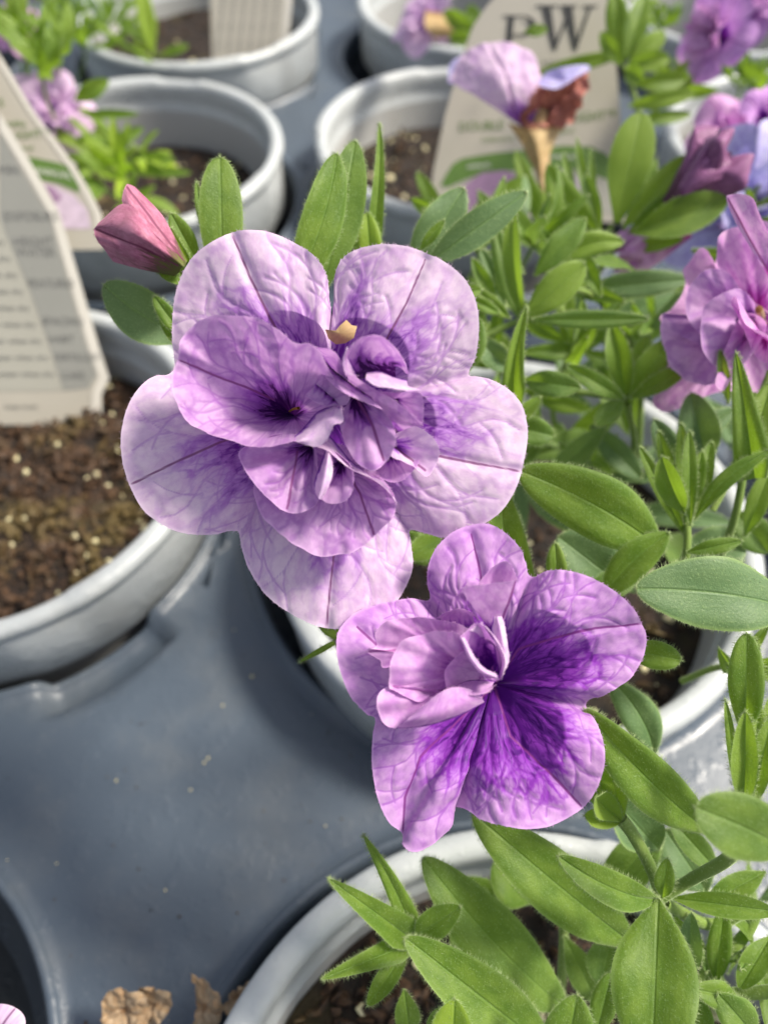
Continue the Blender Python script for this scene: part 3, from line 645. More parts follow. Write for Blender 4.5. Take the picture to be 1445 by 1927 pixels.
polar(fl1, 'ruffled_petal', Z1, (745, 752, .75), [(712, 738, .98), (745, 738, 1.02), (788, 738, 1.0), (797, 765, 1.0), (793, 798, 1.0), (772, 796, 1.05), (748, 775, 1.1), (722, 760, 1.08)], M_P1b, 22, 70, dark=(-.05, .3))
# the big left petal with its throat and folded lip
polar(fl1, 'ruffled_petal', Z1, (552, 782, -.8), [(336, 665, .72), (342, 635, .76), (362, 610, .80), (395, 598, .84), (440, 595, .86), (492, 602, .90), (528, 622, .92), (553, 643, .95), (585, 654, 1.0), (606, 670, 1.02), (618, 700, .95), (635, 725, .85), (655, 745, .78), (652, 760, .72), (635, 768, .66), (618, 792, .68), (612, 820, .76), (590, 836, .80), (560, 828, .80), (530, 832, .80), (490, 839, .80), (440, 833, .76), (395, 817, .72), (350, 785, .68), (326, 742, .68), (321, 700, .70)], M_P1b, 80, 300, ribs=[[(329, 672), (400, 705), (460, 727), (515, 752)]], dark=(-.14, .36), dex=.8, sub=4, prof=lambda t: np.clip(t, 0, 1)**.62, crinkle=.03, streak=.08, dfun=lambda a: 1.1-.35*np.cos(a-.6))
loft(fl1, 'ruffled_petal', Z1, [[(548, 828, .74), (575, 800, .5), (598, 775, .35), (625, 764, .55)], [(560, 832, .92), (590, 812, .85), (615, 785, .8), (640, 768, .85)], [(560, 834, .88), (598, 840, .92), (618, 822, .98), (628, 800, 1.0), (645, 792, 1.02), (641, 764, .96)]], M_P1, 24, 70, dark=(-.2, .2))
loft(fl1, 'ruffled_petal', Z1, [[(600, 700, .4), (625, 730, .4), (655, 755, .4)], [(590, 730, .6), (620, 752, .62), (650, 765, .6)], [(575, 745, .55), (605, 762, .6), (640, 765, .62)]], M_P1b, 12, 40, dark=(.1, .8))
tube(fl1, [(545, 774, 9.5), (552, 770, 9.38), (562, 768, 9.2)], .012, .018, 'stamen', M_YEL, hair=False)
# papery brown scrap caught in the notch
mk('dry_stamen', [tuple(W(x, y, Z1(x, y)-h)) for x, y, h in [(612, 620, .2), (632, 622, .3), (640, 612, .34), (652, 602, .3), (662, 612, .3), (672, 614, .32), (666, 636, .3), (650, 646, .24), (632, 648, .2), (618, 637, .18), (640, 628, .42)]], [(i, (i+1) % 10, 10) for i in range(10)], M_TAN, fl1, dict(uv2=rng.random((11, 3))*3, dark=np.zeros(11), mid=np.ones(11), edge=np.zeros(11)))
tube(plantF, [(610, 775, 10.1), (640, 760, 11.2), (700, 740, 12.6), (760, 760, 14)], .17, .08, name='flower_tube', tone=.3)
tube(plantF, [(760, 760, 14), (820, 860, 15.5), (880, 950, 17)], .08, .1)

# ---- second flower
Z2 = plane_z(9.1, 920, 1290, .0, .05)
O2 = [(808, 1128, -.3), (803, 1085, -.1), (815, 1040, .0), (845, 1006, .05), (880, 989, .05), (918, 986, .08), (952, 1004, .05), (977, 1030, .0), (990, 1058, -.05), (999, 1085, -.2), (1025, 1075, -.02), (1062, 1073, .1), (1110, 1086, .15), (1160, 1115, .12), (1192, 1146, .08), (1207, 1175, .0), (1215, 1195, -.05), (1212, 1232, -.05), (1186, 1275, .0), (1145, 1303, .02), (1103, 1322, -.22),
      (1125, 1365, .0), (1137, 1412, .1), (1131, 1462, .12), (1100, 1516, .1), (1050, 1549, .12), (1000, 1560, .15), (950, 1555, .12), (910, 1545, .05), (880, 1526, -.05), (857, 1519, -.2), (850, 1545, -.05), (830, 1574, .05), (800, 1597, .12), (775, 1601, .15), (759, 1590, .1), (756, 1568, -.05), (730, 1545, -.1), (710, 1500, -.05), (700, 1440, .0), (701, 1385, -.02), (706, 1352, -.2), (688, 1342, -.1), (660, 1310, .05), (640, 1262, .12), (633, 1215, .12), (640, 1182, .08), (672, 1152, .02), (720, 1135, -.05), (770, 1126, -.15)]
ribs2 = [[(886, 1005), (900, 1060), (908, 1105), (930, 1290)], [(1207, 1173), (1120, 1182), (1040, 1200), (975, 1222), (930, 1290)], [(1093, 1517), (1040, 1460), (960, 1385), (930, 1290)], [(672, 1180), (712, 1216), (800, 1240), (930, 1290)], [(757, 1575), (762, 1500), (790, 1425), (930, 1290)]]
fl2 = polar(plantG, 'flower', Z2, (925, 1285, -.75), O2, M_P2, 120, 620, ribs=ribs2, dark=(-.14, .80), sub=4, ripple=.05, prof=lambda t: np.clip((t-.03)/.62, 0, 1)**.75, crinkle=.03, streak=.09, dfun=lambda a: 1.04+.26*np.cos(a-.75), label='deep violet double flower in front, lower of the two sharp blooms')
loft(fl2, 'ruffled_petal', Z2, [[(905, 1200, .1), (870, 1195, .15), (835, 1190, .1), (815, 1190, .1)], [(890, 1160, .35), (860, 1150, .35), (830, 1165, .3)], [(905, 1172, .5), (890, 1155, .52), (868, 1146, .5), (840, 1152, .48), (820, 1165, .42)]], M_P2b, 20, 60, dark=(.1, .6))
polar(fl2, 'ruffled_petal', Z2, (860, 1240, .05), [(735, 1255, .35), (715, 1243, .42), (692, 1228, .50), (697, 1222, .55), (710, 1215, .5), (706, 1192, .52), (727, 1170, .52), (780, 1162, .55), (832, 1168, .55), (872, 1178, .5), (890, 1200, .4)], M_P2b, 36, 120, dark=(-.05, .45), ribs=[[(694, 1228), (760, 1222), (860, 1240)]])
loft(fl2, 'ruffled_petal', Z2, [[(930, 1180, .3), (935, 1150, .3), (942, 1120, .3)], [(905, 1110, .6), (935, 1085, .55), (965, 1100, .55)], [(900, 1098, .7), (928, 1066, .72), (955, 1058, .72), (974, 1090, .7)]], M_P2b, 20, 50, dark=(.0, .3))
loft(fl2, 'ruffled_petal', Z2, [[(922, 1185, .35), (932, 1188, .35), (945, 1180, .35)], [(888, 1140, .7), (925, 1140, .62), (958, 1140, .6)], [(866, 1106, .92), (915, 1100, .85), (972, 1092, .8)]], M_P2b, 26, 60, dark=(-.1, .3), ribs=[[(972, 1092), (950, 1150), (940, 1180)]])
# layered left cup
polar(fl2, 'ruffled_petal', Z2, (885, 1265, .15), [(838, 1300, .62), (790, 1320, .72), (740, 1300, .78), (731, 1290, .8), (733, 1262, .82), (745, 1222, .84), (765, 1202, .84), (818, 1189, .82), (866, 1196, .76), (878, 1215, .7), (884, 1240, .6), (905, 1262, .5), (905, 1290, .5)], M_P2b, 46, 170, dark=(-.08, .4), ribs=[[(740, 1291), (800, 1300), (838, 1300)]])
polar(fl2, 'ruffled_petal', Z2, (870, 1310, .30), [(735, 1292, .78), (716, 1302, .80), (709, 1325, .84), (715, 1350, .86), (735, 1368, .88), (770, 1371, .9), (810, 1352, .86), (850, 1325, .78), (890, 1312, .6), (880, 1290, .55), (838, 1300, .62), (790, 1294, .72)], M_P2b, 36, 120, dark=(-.1, .4))
loft(fl2, 'ruffled_petal', Z2, [[(745, 1371, .90), (800, 1366, .9), (860, 1348, .82), (912, 1322, .6)], [(765, 1355, 1.02), (810, 1345, 1.06), (860, 1330, .98), (905, 1312, .72)], [(780, 1345, .96), (815, 1312, 1.0), (850, 1294, .98), (885, 1298, .86), (912, 1318, .66)]], M_P2b, 20, 60, dark=(-.3, .1))
loft(fl2, 'ruffled_petal', Z2, [[(915, 1300, .3), (925, 1290, .3), (935, 1280, .3)], [(860, 1290, .55), (875, 1260, .55), (895, 1240, .6)], [(840, 1296, .75), (838, 1262, .78), (862, 1232, .82), (875, 1222, .8)]], M_P2b, 22, 60, dark=(.0, .35))
loft(fl2, 'ruffled_petal', Z2, [[(860, 1290, .6), (885, 1280, .6), (930, 1282, .6)], [(850, 1293, .72), (885, 1298, .78), (925, 1295, .7)], [(838, 1298, .78), (880, 1308, .88), (915, 1305, .8), (935, 1288, .7)]], M_P2b, 12, 40, dark=(-.3, .1))
# the open little trumpet
loft(fl2, 'ruffled_petal', Z2, [[(925, 1255, .2), (930, 1250, .2), (935, 1250, .2), (932, 1262, .2), (925, 1262, .2), (922, 1258, .2), (925, 1255, .2)], [(885, 1225, .8), (908, 1200, .75), (938, 1225, .75), (938, 1268, .8), (910, 1255, .85), (892, 1240, .85), (885, 1225, .8)], [(864, 1198, 1.05), (903, 1174, 1.0), (944, 1235, .98), (938, 1280, .98), (905, 1268, 1.02), (882, 1242, 1.05), (864, 1198, 1.05)]], M_P2b, 26, 80, dark=(.2, .8))
loft(fl2, 'ruffled_petal', Z2, [[(864, 1198, 1.05), (882, 1242, 1.06), (905, 1268, 1.03), (938, 1280, .98)], [(868, 1199, 1.10), (888, 1240, 1.12), (908, 1263, 1.1), (936, 1275, 1.05)], [(874, 1200, 1.05), (893, 1236, 1.06), (911, 1257, 1.04), (934, 1268, 1.0)]], M_P1, 8, 50, dark=(-.3, .1), crinkle=0)
loft(fl2, 'ruffled_petal', Z2, [[(903, 1172, 1.0), (925, 1195, .98), (946, 1238, .98), (942, 1280, .98)], [(910, 1176, 1.08), (932, 1202, 1.06), (950, 1240, 1.04), (944, 1278, 1.02)], [(916, 1180, 1.0), (938, 1208, 1.0), (954, 1245, .98), (946, 1270, .95)]], M_P1, 8, 50, dark=(-.3, .1), crinkle=0)
loft(fl2, 'ruffled_petal', Z2, [[(938, 1275, .7), (932, 1235, .7), (924, 1190, .65), (928, 1160, .6)], [(950, 1260, .9), (946, 1220, .92), (938, 1180, .85), (934, 1160, .75)], [(956, 1245, .85), (954, 1215, .86), (950, 1180, .8), (944, 1160, .7)]], M_P1, 12, 50, dark=(-.2, .2))
loft(fl2, 'ruffled_petal', Z2, [[(905, 1200, .8), (925, 1200, .7)], [(895, 1190, .95), (910, 1182, .9)], [(882, 1186, 1.0), (908, 1170, .95)]], M_P1, 10, 20, dark=(-.3, .1))
tube(plantG, [(945, 1300, 10.3), (1010, 1370, 10.3), (1085, 1440, 10.2), (1120, 1480, 10.0)], .17, .15, name='flower_tube', tone=.6)
# its bright calyx and stalk
for (tx, ty, tz, wd) in ((1146, 1425, 9.35, 74), (1100, 1470, 9.6, 62), (1120, 1440, 10.0, 60), (1120, 1500, 9.3, 70), (1100, 1535, 9.6, 50)):
    leaf(plantG, (1172, 1548, 9.75), (tx, ty, tz), wd, roll=rng.uniform(-15, 15), fold=.45, bow=-.14, shape='e', tone=1, mat=M_LEAFY, name='calyx')
tube(plantG, [(1168, 1540, 9.8), (1190, 1570, 9.85), (1215, 1615, 10), (1232, 1655, 10.1), (1242, 1690, 10.2)], .085, .075, tone=.15)

# ---- closed pink bud, left
def bud(pl, base, tip, w, mat, name='flower_bud', twist=.8, peaks=.22, five=5, label=None):
    B, T = W(*base), W(*tip); ax = T-B; L = np.linalg.norm(ax); ax /= L; u = nrm(np.cross(ax, UPV)); v = np.cross(ax, u); hw = w/2*base[2]/F
    nt_, nv = 40, 80; t = np.linspace(0, 1, nt_)[:, None]; a = np.linspace(0, 2*math.pi, nv, endpoint=False)[None]
    r = hw*(.16+.95*np.clip(t/.78, 0, 1)**1.15)*np.where(t > .78, 1-.35*((t-.78)/.22)**1.5, 1)
    pl_ = np.cos(five*(a+twist*t)); r = r*(1+.20*pl_*np.clip(t*1.5, 0, 1))
    l = t*L*(1+peaks*np.clip(pl_, -1, 1)*t**3)
    G = B+l[..., None]*ax+(r*np.cos(a))[..., None]*u+(r*np.sin(a))[..., None]*v
    mid = np.abs(((five*(a+twist*t)/(2*math.pi)) % 1)-.5); mid = (.5-mid)*2*math.pi/five*r
    uv = np.stack([np.cos(a)*4+0*t, np.sin(a)*4+0*t, t*L/.3+0*a], -1)
    return fin_petal(name, G, pl, mat, t+0*a, 1.1*np.clip(1-t/.5, 0, 1)+0*a, uv, mid, True, .02, 3, hair=.03, label=label)
ZB = plane_z(10.4, 270, 440, 0, 0)
b0 = bud(plantF, (352, 506, 10.5), (232, 424, 10.2), 84, M_BUD, peaks=.05, label='closed pink bud at the upper left, twisted shut')
loft(b0, 'folded_petal', ZB, [[(348, 482, .15), (352, 492, .25), (346, 502, .25)], [(305, 405, .25), (300, 440, .6), (270, 440, .6)], [(258, 355, .2), (250, 385, .55), (232, 384, .45)], [(240, 346, .2), (237, 350, .25), (232, 360, .25)]], M_BUD, 24, 40, dark=(-.1, .3), ribs=[[(236, 347), (300, 430), (345, 490)]])
loft(b0, 'folded_petal', ZB, [[(346, 492, .3), (344, 502, .35), (336, 510, .25)], [(275, 410, .6), (272, 445, .75), (262, 470, .6)], [(232, 382, .5), (225, 415, .6), (215, 448, .5)], [(186, 418, .4), (180, 426, .42), (177, 432, .4)]], M_BUD, 24, 40, dark=(-.1, .3), ribs=[[(177, 430), (260, 462), (335, 500)]])
loft(b0, 'folded_petal', ZB, [[(342, 502, .25), (338, 512, .2), (328, 520, .1)], [(262, 466, .6), (258, 486, .5), (262, 506, .2)], [(177, 432, .4), (184, 452, .38), (215, 492, .15)]], M_BUD, 24, 40, dark=(.1, .5))
tube(plantF, [(345, 500, 10.4), (375, 525, 10.6), (420, 560, 10.9)], .12, .08, tone=.3)
for (tx, ty, w_) in ((240, 488, 40), (300, 515, 46), (322, 430, 34), (285, 478, 30)):
    leaf(plantF, (372, 520, 10.5), (tx, ty, 10.3), w_, roll=rng.uniform(-40, 40), fold=.4, shape='l', name='calyx', tone=.2)

# ---- leaves; rows are (base x,y, tip x,y, width, depth base, depth tip, options)
def LV(pl, rows):
    for (x0, y0, x1, y1, w_, z0, z1, k) in rows:
        k = dict(k); leaf(pl, (x0, y0, z0), (x1, y1, z1), w_, **k)
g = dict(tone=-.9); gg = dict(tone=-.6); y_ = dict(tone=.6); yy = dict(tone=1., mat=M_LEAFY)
LV(plantF, [
 (420, 560, 414, 296, 92, 10.8, 10.4, dict(shape='u', fold=.12, tone=-.2)), (545, 560, 634, 290, 98, 10.7, 10.4, dict(shape='e', fold=.25, roll=-12, curve=.03, tone=-.1)), (600, 560, 668, 266, 92, 11.2, 10.9, dict(shape='e', fold=.1, tone=-.4, curve=.02)),
 (375, 500, 322, 402, 52, 10.7, 10.5, dict(shape='e', tone=.1)), (385, 450, 370, 344, 20, 11, 10.9, dict(shape='e')), (365, 640, 196, 536, 108, 11.2, 10.8, dict(shape='e', tone=-1, fold=.1, curve=-.06)),
 (350, 640, 290, 558, 40, 10.6, 10.4, dict(shape='e', tone=.0)), (345, 660, 300, 590, 30, 10.7, 10.5, dict(shape='l')),
 (690, 520, 714, 234, 42, 12.0, 11.5, dict(shape='s', tone=.3, curve=.03)), (695, 520, 655, 380, 40, 12, 11.8, y_), (700, 520, 690, 400, 60, 11.9, 11.6, yy),
 (800, 500, 990, 362, 74, 11.6, 11.2, dict(shape='l', tone=-.9, fold=.2)), (770, 520, 872, 355, 92, 12.2, 11.8, dict(shape='e', tone=-1, fold=.15)), (790, 470, 835, 415, 26, 11.4, 11.2, dict(shape='l', tone=.2)),
 # sprig right of the flower
 (975, 600, 930, 425, 50, 13.4, 13.2, dict(shape='e', tone=-.5)), (985, 600, 966, 400, 52, 13.3, 12.9, dict(shape='e', tone=.8, roll=30)), (985, 600, 1098, 496, 78, 13.2, 12.8, dict(shape='u', tone=.85, fold=.3)), (1005, 520, 1100, 412, 62, 13.6, 13.3, dict(shape='e', tone=-.4)),
 (1040, 500, 1172, 455, 58, 13.8, 13.5, dict(shape='e', tone=.7, curve=-.12)), (960, 600, 893, 545, 34, 13.2, 13, dict(tone=.5)), (935, 570, 888, 488, 32, 13.5, 13.2, dict(tone=-.3)), (950, 580, 905, 470, 44, 13.7, 13.5, dict(tone=-.6)), (940, 590, 880, 560, 30, 13, 12.8, dict(tone=.2)),
 (1095, 545, 1296, 526, 58, 14.5, 14, dict(shape='l', tone=-.8, fold=.2)), (1000, 602, 1218, 600, 44, 12.8, 12.3, dict(shape='l', tone=-.5, fold=.4)),
 (968, 760, 990, 578, 84, 11.8, 11.3, dict(shape='s', tone=.4, fold=.7, curve=-.05)), (985, 715, 1092, 730, 62, 12.8, 12.4, dict(shape='l', tone=-.5)), (960, 700, 900, 640, 60, 13, 12.8, dict(tone=-.6)),
 (1180, 750, 1150, 608, 66, 13.3, 13, dict(shape='e', tone=.3, fold=.5)), (1180, 750, 1218, 632, 56, 13.6, 13.4, dict(tone=.8)), (1182, 750, 1258, 640, 66, 13.3, 13, dict(tone=.4)), (1185, 750, 1298, 688, 46, 12.9, 12.5, dict(tone=-.1)), (1175, 752, 1066, 688, 44, 13, 12.7, dict(tone=-.3)), (1170, 755, 1120, 800, 50, 13.2, 13, dict(tone=-.4)),
 (960, 800, 1016, 748, 34, 12, 11.8, dict(tone=.5)), (950, 800, 1042, 820, 70, 12.6, 12.5, dict(tone=-.4)), (1140, 800, 1010, 930, 62, 14, 13.8, dict(tone=-.5)), (1110, 800, 1205, 900, 60, 14.2, 14, dict(tone=-.6)),
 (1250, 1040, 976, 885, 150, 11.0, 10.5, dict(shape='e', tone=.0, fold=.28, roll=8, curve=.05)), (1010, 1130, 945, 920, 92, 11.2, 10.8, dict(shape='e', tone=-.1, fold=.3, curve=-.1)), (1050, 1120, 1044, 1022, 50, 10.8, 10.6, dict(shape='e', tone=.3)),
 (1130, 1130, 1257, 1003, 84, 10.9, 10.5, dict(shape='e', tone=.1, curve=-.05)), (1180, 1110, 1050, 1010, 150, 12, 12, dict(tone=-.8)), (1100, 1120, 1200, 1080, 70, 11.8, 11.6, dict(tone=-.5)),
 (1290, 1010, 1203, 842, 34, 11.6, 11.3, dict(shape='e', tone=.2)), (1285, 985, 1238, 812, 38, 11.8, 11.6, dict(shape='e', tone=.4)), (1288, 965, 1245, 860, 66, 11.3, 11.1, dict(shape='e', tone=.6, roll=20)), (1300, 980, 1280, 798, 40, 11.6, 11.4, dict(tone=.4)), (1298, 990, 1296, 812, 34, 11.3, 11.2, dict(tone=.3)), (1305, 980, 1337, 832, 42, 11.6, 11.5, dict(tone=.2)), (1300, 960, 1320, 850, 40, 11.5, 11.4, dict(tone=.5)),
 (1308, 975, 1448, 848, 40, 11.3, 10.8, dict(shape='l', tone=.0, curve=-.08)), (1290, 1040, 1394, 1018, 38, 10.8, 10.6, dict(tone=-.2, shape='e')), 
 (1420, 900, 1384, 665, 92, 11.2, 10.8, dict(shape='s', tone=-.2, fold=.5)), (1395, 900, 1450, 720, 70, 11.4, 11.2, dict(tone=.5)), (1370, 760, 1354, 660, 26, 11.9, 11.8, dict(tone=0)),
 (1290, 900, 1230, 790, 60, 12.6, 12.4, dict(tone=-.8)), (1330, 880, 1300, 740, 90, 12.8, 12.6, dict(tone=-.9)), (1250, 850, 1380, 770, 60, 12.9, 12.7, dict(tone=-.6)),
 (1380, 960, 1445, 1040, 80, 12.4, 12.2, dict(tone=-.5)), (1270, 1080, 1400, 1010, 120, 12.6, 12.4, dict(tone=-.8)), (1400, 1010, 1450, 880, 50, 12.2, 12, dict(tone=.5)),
 (1500, 1150, 1196, 1108, 158, 9.9, 9.5, dict(shape='e', tone=-.75, fold=.15, roll=-6, curve=.03)),
 (1170, 1220, 1280, 1242, 66, 10.2, 9.9, dict(shape='u', tone=0., fold=.3)), (1230, 1425, 1150, 1280, 88, 11.4, 11.2, dict(shape='e', tone=-.6, curve=.08)),
 (1300, 470, 1460, 520, 60, 14.5, 14.3, dict(tone=-.3)), (1130, 560, 1090, 470, 40, 14, 14, dict(tone=.1)),
 (880, 700, 900, 600, 60, 12.5, 12.3, dict(tone=-.4)), (830, 560, 905, 545, 40, 12, 12, dict(tone=0)), (900, 1000, 950, 1090, 90, 12, 12, dict(tone=-.4)), (760, 1000, 810, 1060, 70, 11.8, 11.6, dict(tone=-.2)), (830, 1010, 770, 1050, 60, 11.5, 11.4, dict(tone=.1)),
 (600, 1180, 660, 1192, 40, 10.5, 10.4, dict(tone=0)), (655, 1195, 565, 1245, 14, 10.5, 10.4, dict(tone=.2)),
])
for pts in ([(1290, 970, 11.5), (1293, 1010, 11.5), (1288, 1060, 11.6), (1270, 1160, 12.2)], [(1180, 752, 13.4), (1080, 735, 13.2), (980, 715, 13.2)], [(985, 600, 13.4), (930, 625, 13.5), (870, 670, 13.8), (850, 760, 15)], [(975, 780, 12.2), (965, 860, 13), (955, 960, 14.5)], [(1400, 880, 11.4), (1380, 980, 11.8), (1340, 1080, 12.8)], [(1340, 960, 12), (1380, 880, 12), (1450, 700, 12)], [(1180, 760, 13.4), (1190, 860, 14.3), (1130, 1000, 16)], [(1010, 540, 13.6), (1120, 560, 14.5), (1200, 680, 15.5), (1200, 900, 17)]):
    tube(plantF, pts, .055, .07, tone=.3)

LV(plantG, [
 (1345, 1570, 1100, 1335, 128, 9.9, 9.3, dict(shape='e', tone=.1, fold=.42, roll=10, curve=-.02)),
 (1480, 1600, 1308, 1520, 140, 7.9, 7.6, dict(shape='u', tone=-.3, fold=.2, curve=.02)),
 (1402, 1390, 1404, 1192, 80, 9.2, 9.0, dict(shape='u', tone=-.1, fold=.35)),
 (1398, 1540, 1364, 1318, 26, 9.0, 9.0, dict(tone=.3)), (1398, 1525, 1402, 1340, 66, 8.9, 8.8, dict(tone=.6, shape='e', fold=.5)), (1410, 1530, 1450, 1350, 52, 8.9, 8.8, dict(tone=.5)), (1410, 1500, 1428, 1318, 40, 9.1, 9.1, dict(tone=.9)), (1420, 1480, 1455, 1300, 36, 9.2, 9.2, dict(tone=.7)), (1415, 1490, 1470, 1400, 44, 9.1, 9.0, dict(tone=.9)), (1405, 1480, 1398, 1360, 30, 9.2, 9.1, yy),
 (1240, 1692, 1050, 1612, 82, 9.7, 9.2, dict(shape='e', tone=-.1, fold=.4, curve=-.06)),
 (1200, 1785, 890, 1530, 138, 10.8, 10.2, dict(shape='e', tone=-.1, fold=.3, roll=6)),
 (1075, 1905, 795, 1615, 140, 11.2, 10.6, dict(shape='e', tone=-.3, fold=.25, roll=-8, curve=-.04)),
 (775, 1760, 684, 1572, 66, 10.6, 10.0, dict(shape='s', tone=.2, fold=.5, curve=.03)), (775, 1768, 618, 1654, 82, 10.4, 9.9, dict(shape='s', tone=.0, fold=.4)), (780, 1765, 866, 1706, 70, 10.3, 10.0, dict(shape='e', tone=-.1)), (775, 1775, 606, 1842, 66, 10.4, 9.9, dict(shape='s', tone=.1, fold=.45)), (770, 1780, 692, 1892, 50, 10.4, 10.0, dict(tone=.1, shape='e', bow=-.1)), (790, 1800, 820, 1730, 50, 10.6, 10.5, dict(tone=.7)),
 (1050, 1990, 762, 1765, 128, 9.9, 9.4, dict(shape='e', tone=.0, fold=.3)),
 (1238, 1690, 1225, 2000, 190, 9.6, 8.9, dict(shape='e', tone=.1, fold=.3)),
 (1060, 2010, 1085, 1872, 120, 9.0, 8.8, dict(shape='e', tone=.1)), (850, 2000, 855, 1880, 110, 9.2, 9.0, dict(tone=.9, mat=M_LEAFY)), (960, 1990, 920, 1890, 70, 9.8, 9.7, dict(tone=.3)),
 (1245, 1690, 1255, 1616, 46, 9.9, 9.7, dict(tone=.2, shape='e')), (1260, 1690, 1460, 1716, 64, 10.3, 9.9, dict(shape='e', tone=-.1, fold=.5)), (1295, 1840, 1300, 1718, 56, 10.6, 10.4, dict(tone=-.7)), (1345, 1850, 1362, 1705, 54, 10.8, 10.6, dict(tone=-.1)), (1390, 1880, 1306, 1862, 62, 10.0, 9.8, dict(tone=.1, shape='e')),
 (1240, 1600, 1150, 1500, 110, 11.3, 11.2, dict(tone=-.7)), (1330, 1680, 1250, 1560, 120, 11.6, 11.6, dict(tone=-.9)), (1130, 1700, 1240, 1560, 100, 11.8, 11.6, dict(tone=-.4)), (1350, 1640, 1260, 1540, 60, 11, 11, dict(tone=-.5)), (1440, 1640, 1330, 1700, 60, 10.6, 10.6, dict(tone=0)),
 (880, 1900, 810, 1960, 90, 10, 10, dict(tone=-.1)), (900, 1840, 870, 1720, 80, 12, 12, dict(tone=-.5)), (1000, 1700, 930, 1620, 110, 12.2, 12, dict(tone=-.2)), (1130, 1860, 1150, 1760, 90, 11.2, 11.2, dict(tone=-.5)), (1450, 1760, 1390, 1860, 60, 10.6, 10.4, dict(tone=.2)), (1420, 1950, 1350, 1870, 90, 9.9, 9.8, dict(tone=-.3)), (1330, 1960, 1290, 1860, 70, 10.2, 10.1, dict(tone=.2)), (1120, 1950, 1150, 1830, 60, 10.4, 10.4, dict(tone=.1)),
 (760, 1860, 770, 1940, 60, 10.6, 10.6, dict(tone=-.2)), (1060, 1760, 1120, 1880, 70, 11.8, 11.8, dict(tone=-.3)), (870, 1650, 960, 1700, 50, 12, 12, dict(tone=.1)),
])
for pts in ([(1240, 1690, 10.2), (1235, 1790, 11), (1200, 1900, 12.5)], [(1243, 1690, 10.2), (1300, 1655, 10), (1375, 1610, 9.4), (1402, 1545, 9.0)], [(1310, 1860, 10.8), (1380, 1870, 10.5), (1460, 1865, 10.2)], [(775, 1770, 10.5), (860, 1830, 11.2), (990, 1900, 12.2)], [(1060, 1720, 12), (1060, 1800, 12.4), (1050, 1900, 13)], [(1310, 1850, 10.8), (1350, 1810, 10.9), (1400, 1760, 11), (1420, 1720, 11)], [(1250, 1700, 10.3), (1340, 1740, 10.8), (1420, 1700, 10.6)]):
    tube(plantG, pts, .075, .09, tone=.35)
# filler growth deeper in the two near plants
def filler(pl, n, xr, yr, zr, Lr=(1.2, 2.4), seed=0, tone=-.4, hair=.5, wd=.36):
    rs = np.random.default_rng(seed)
    for i in range(n):
        px, py, z = rs.uniform(*xr), rs.uniform(*yr), rs.uniform(*zr); p = W(px, py, z)
        d = nrm(np.array([rs.normal()*.9, rs.normal()*.9, rs.uniform(-.1, 1.)])); l = rs.uniform(*Lr)
        leaf(pl, p, p+d*l, l*wd*rs.uniform(.7, 1.2), roll=rs.uniform(-50, 50), fold=.35, tone=float(np.clip(tone+rs.normal()*.4, -1, 1)), hair=hair, shape=rs.choice(['e', 'l', 'u']), three=True)
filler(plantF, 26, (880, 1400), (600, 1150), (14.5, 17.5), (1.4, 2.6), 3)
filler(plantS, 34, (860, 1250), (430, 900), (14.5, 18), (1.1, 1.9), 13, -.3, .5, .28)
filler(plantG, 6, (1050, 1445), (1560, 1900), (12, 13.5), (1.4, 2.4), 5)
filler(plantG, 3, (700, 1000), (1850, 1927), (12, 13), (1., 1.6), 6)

rs = np.random.default_rng(77)
for i, (x, y, z) in enumerate([(905, 470, 15), (1010, 450, 15.5), (930, 690, 15.5), (1075, 660, 15), (1120, 870, 15), (1010, 830, 15), (1230, 600, 15.5)]):
    sprig(plantS, W(x, y, z), [rs.normal()*.4, -.25+rs.normal()*.3, 1], 6, rs.uniform(1.2, 1.7), .27, rs.uniform(-.6, .6), .5, seed=100+i, stem=2.2)
for i, (x, y, z) in enumerate([(1330, 1790, 11.3), (1420, 1800, 11), (1180, 1850, 11.6), (1400, 1250, 11.5)]):
    sprig(plantG, W(x, y, z), [rs.normal()*.4, -.25, 1], 5, rs.uniform(.8, 1.2), .3, rs.uniform(-.3, .6), .5, seed=120+i, stem=1.5)
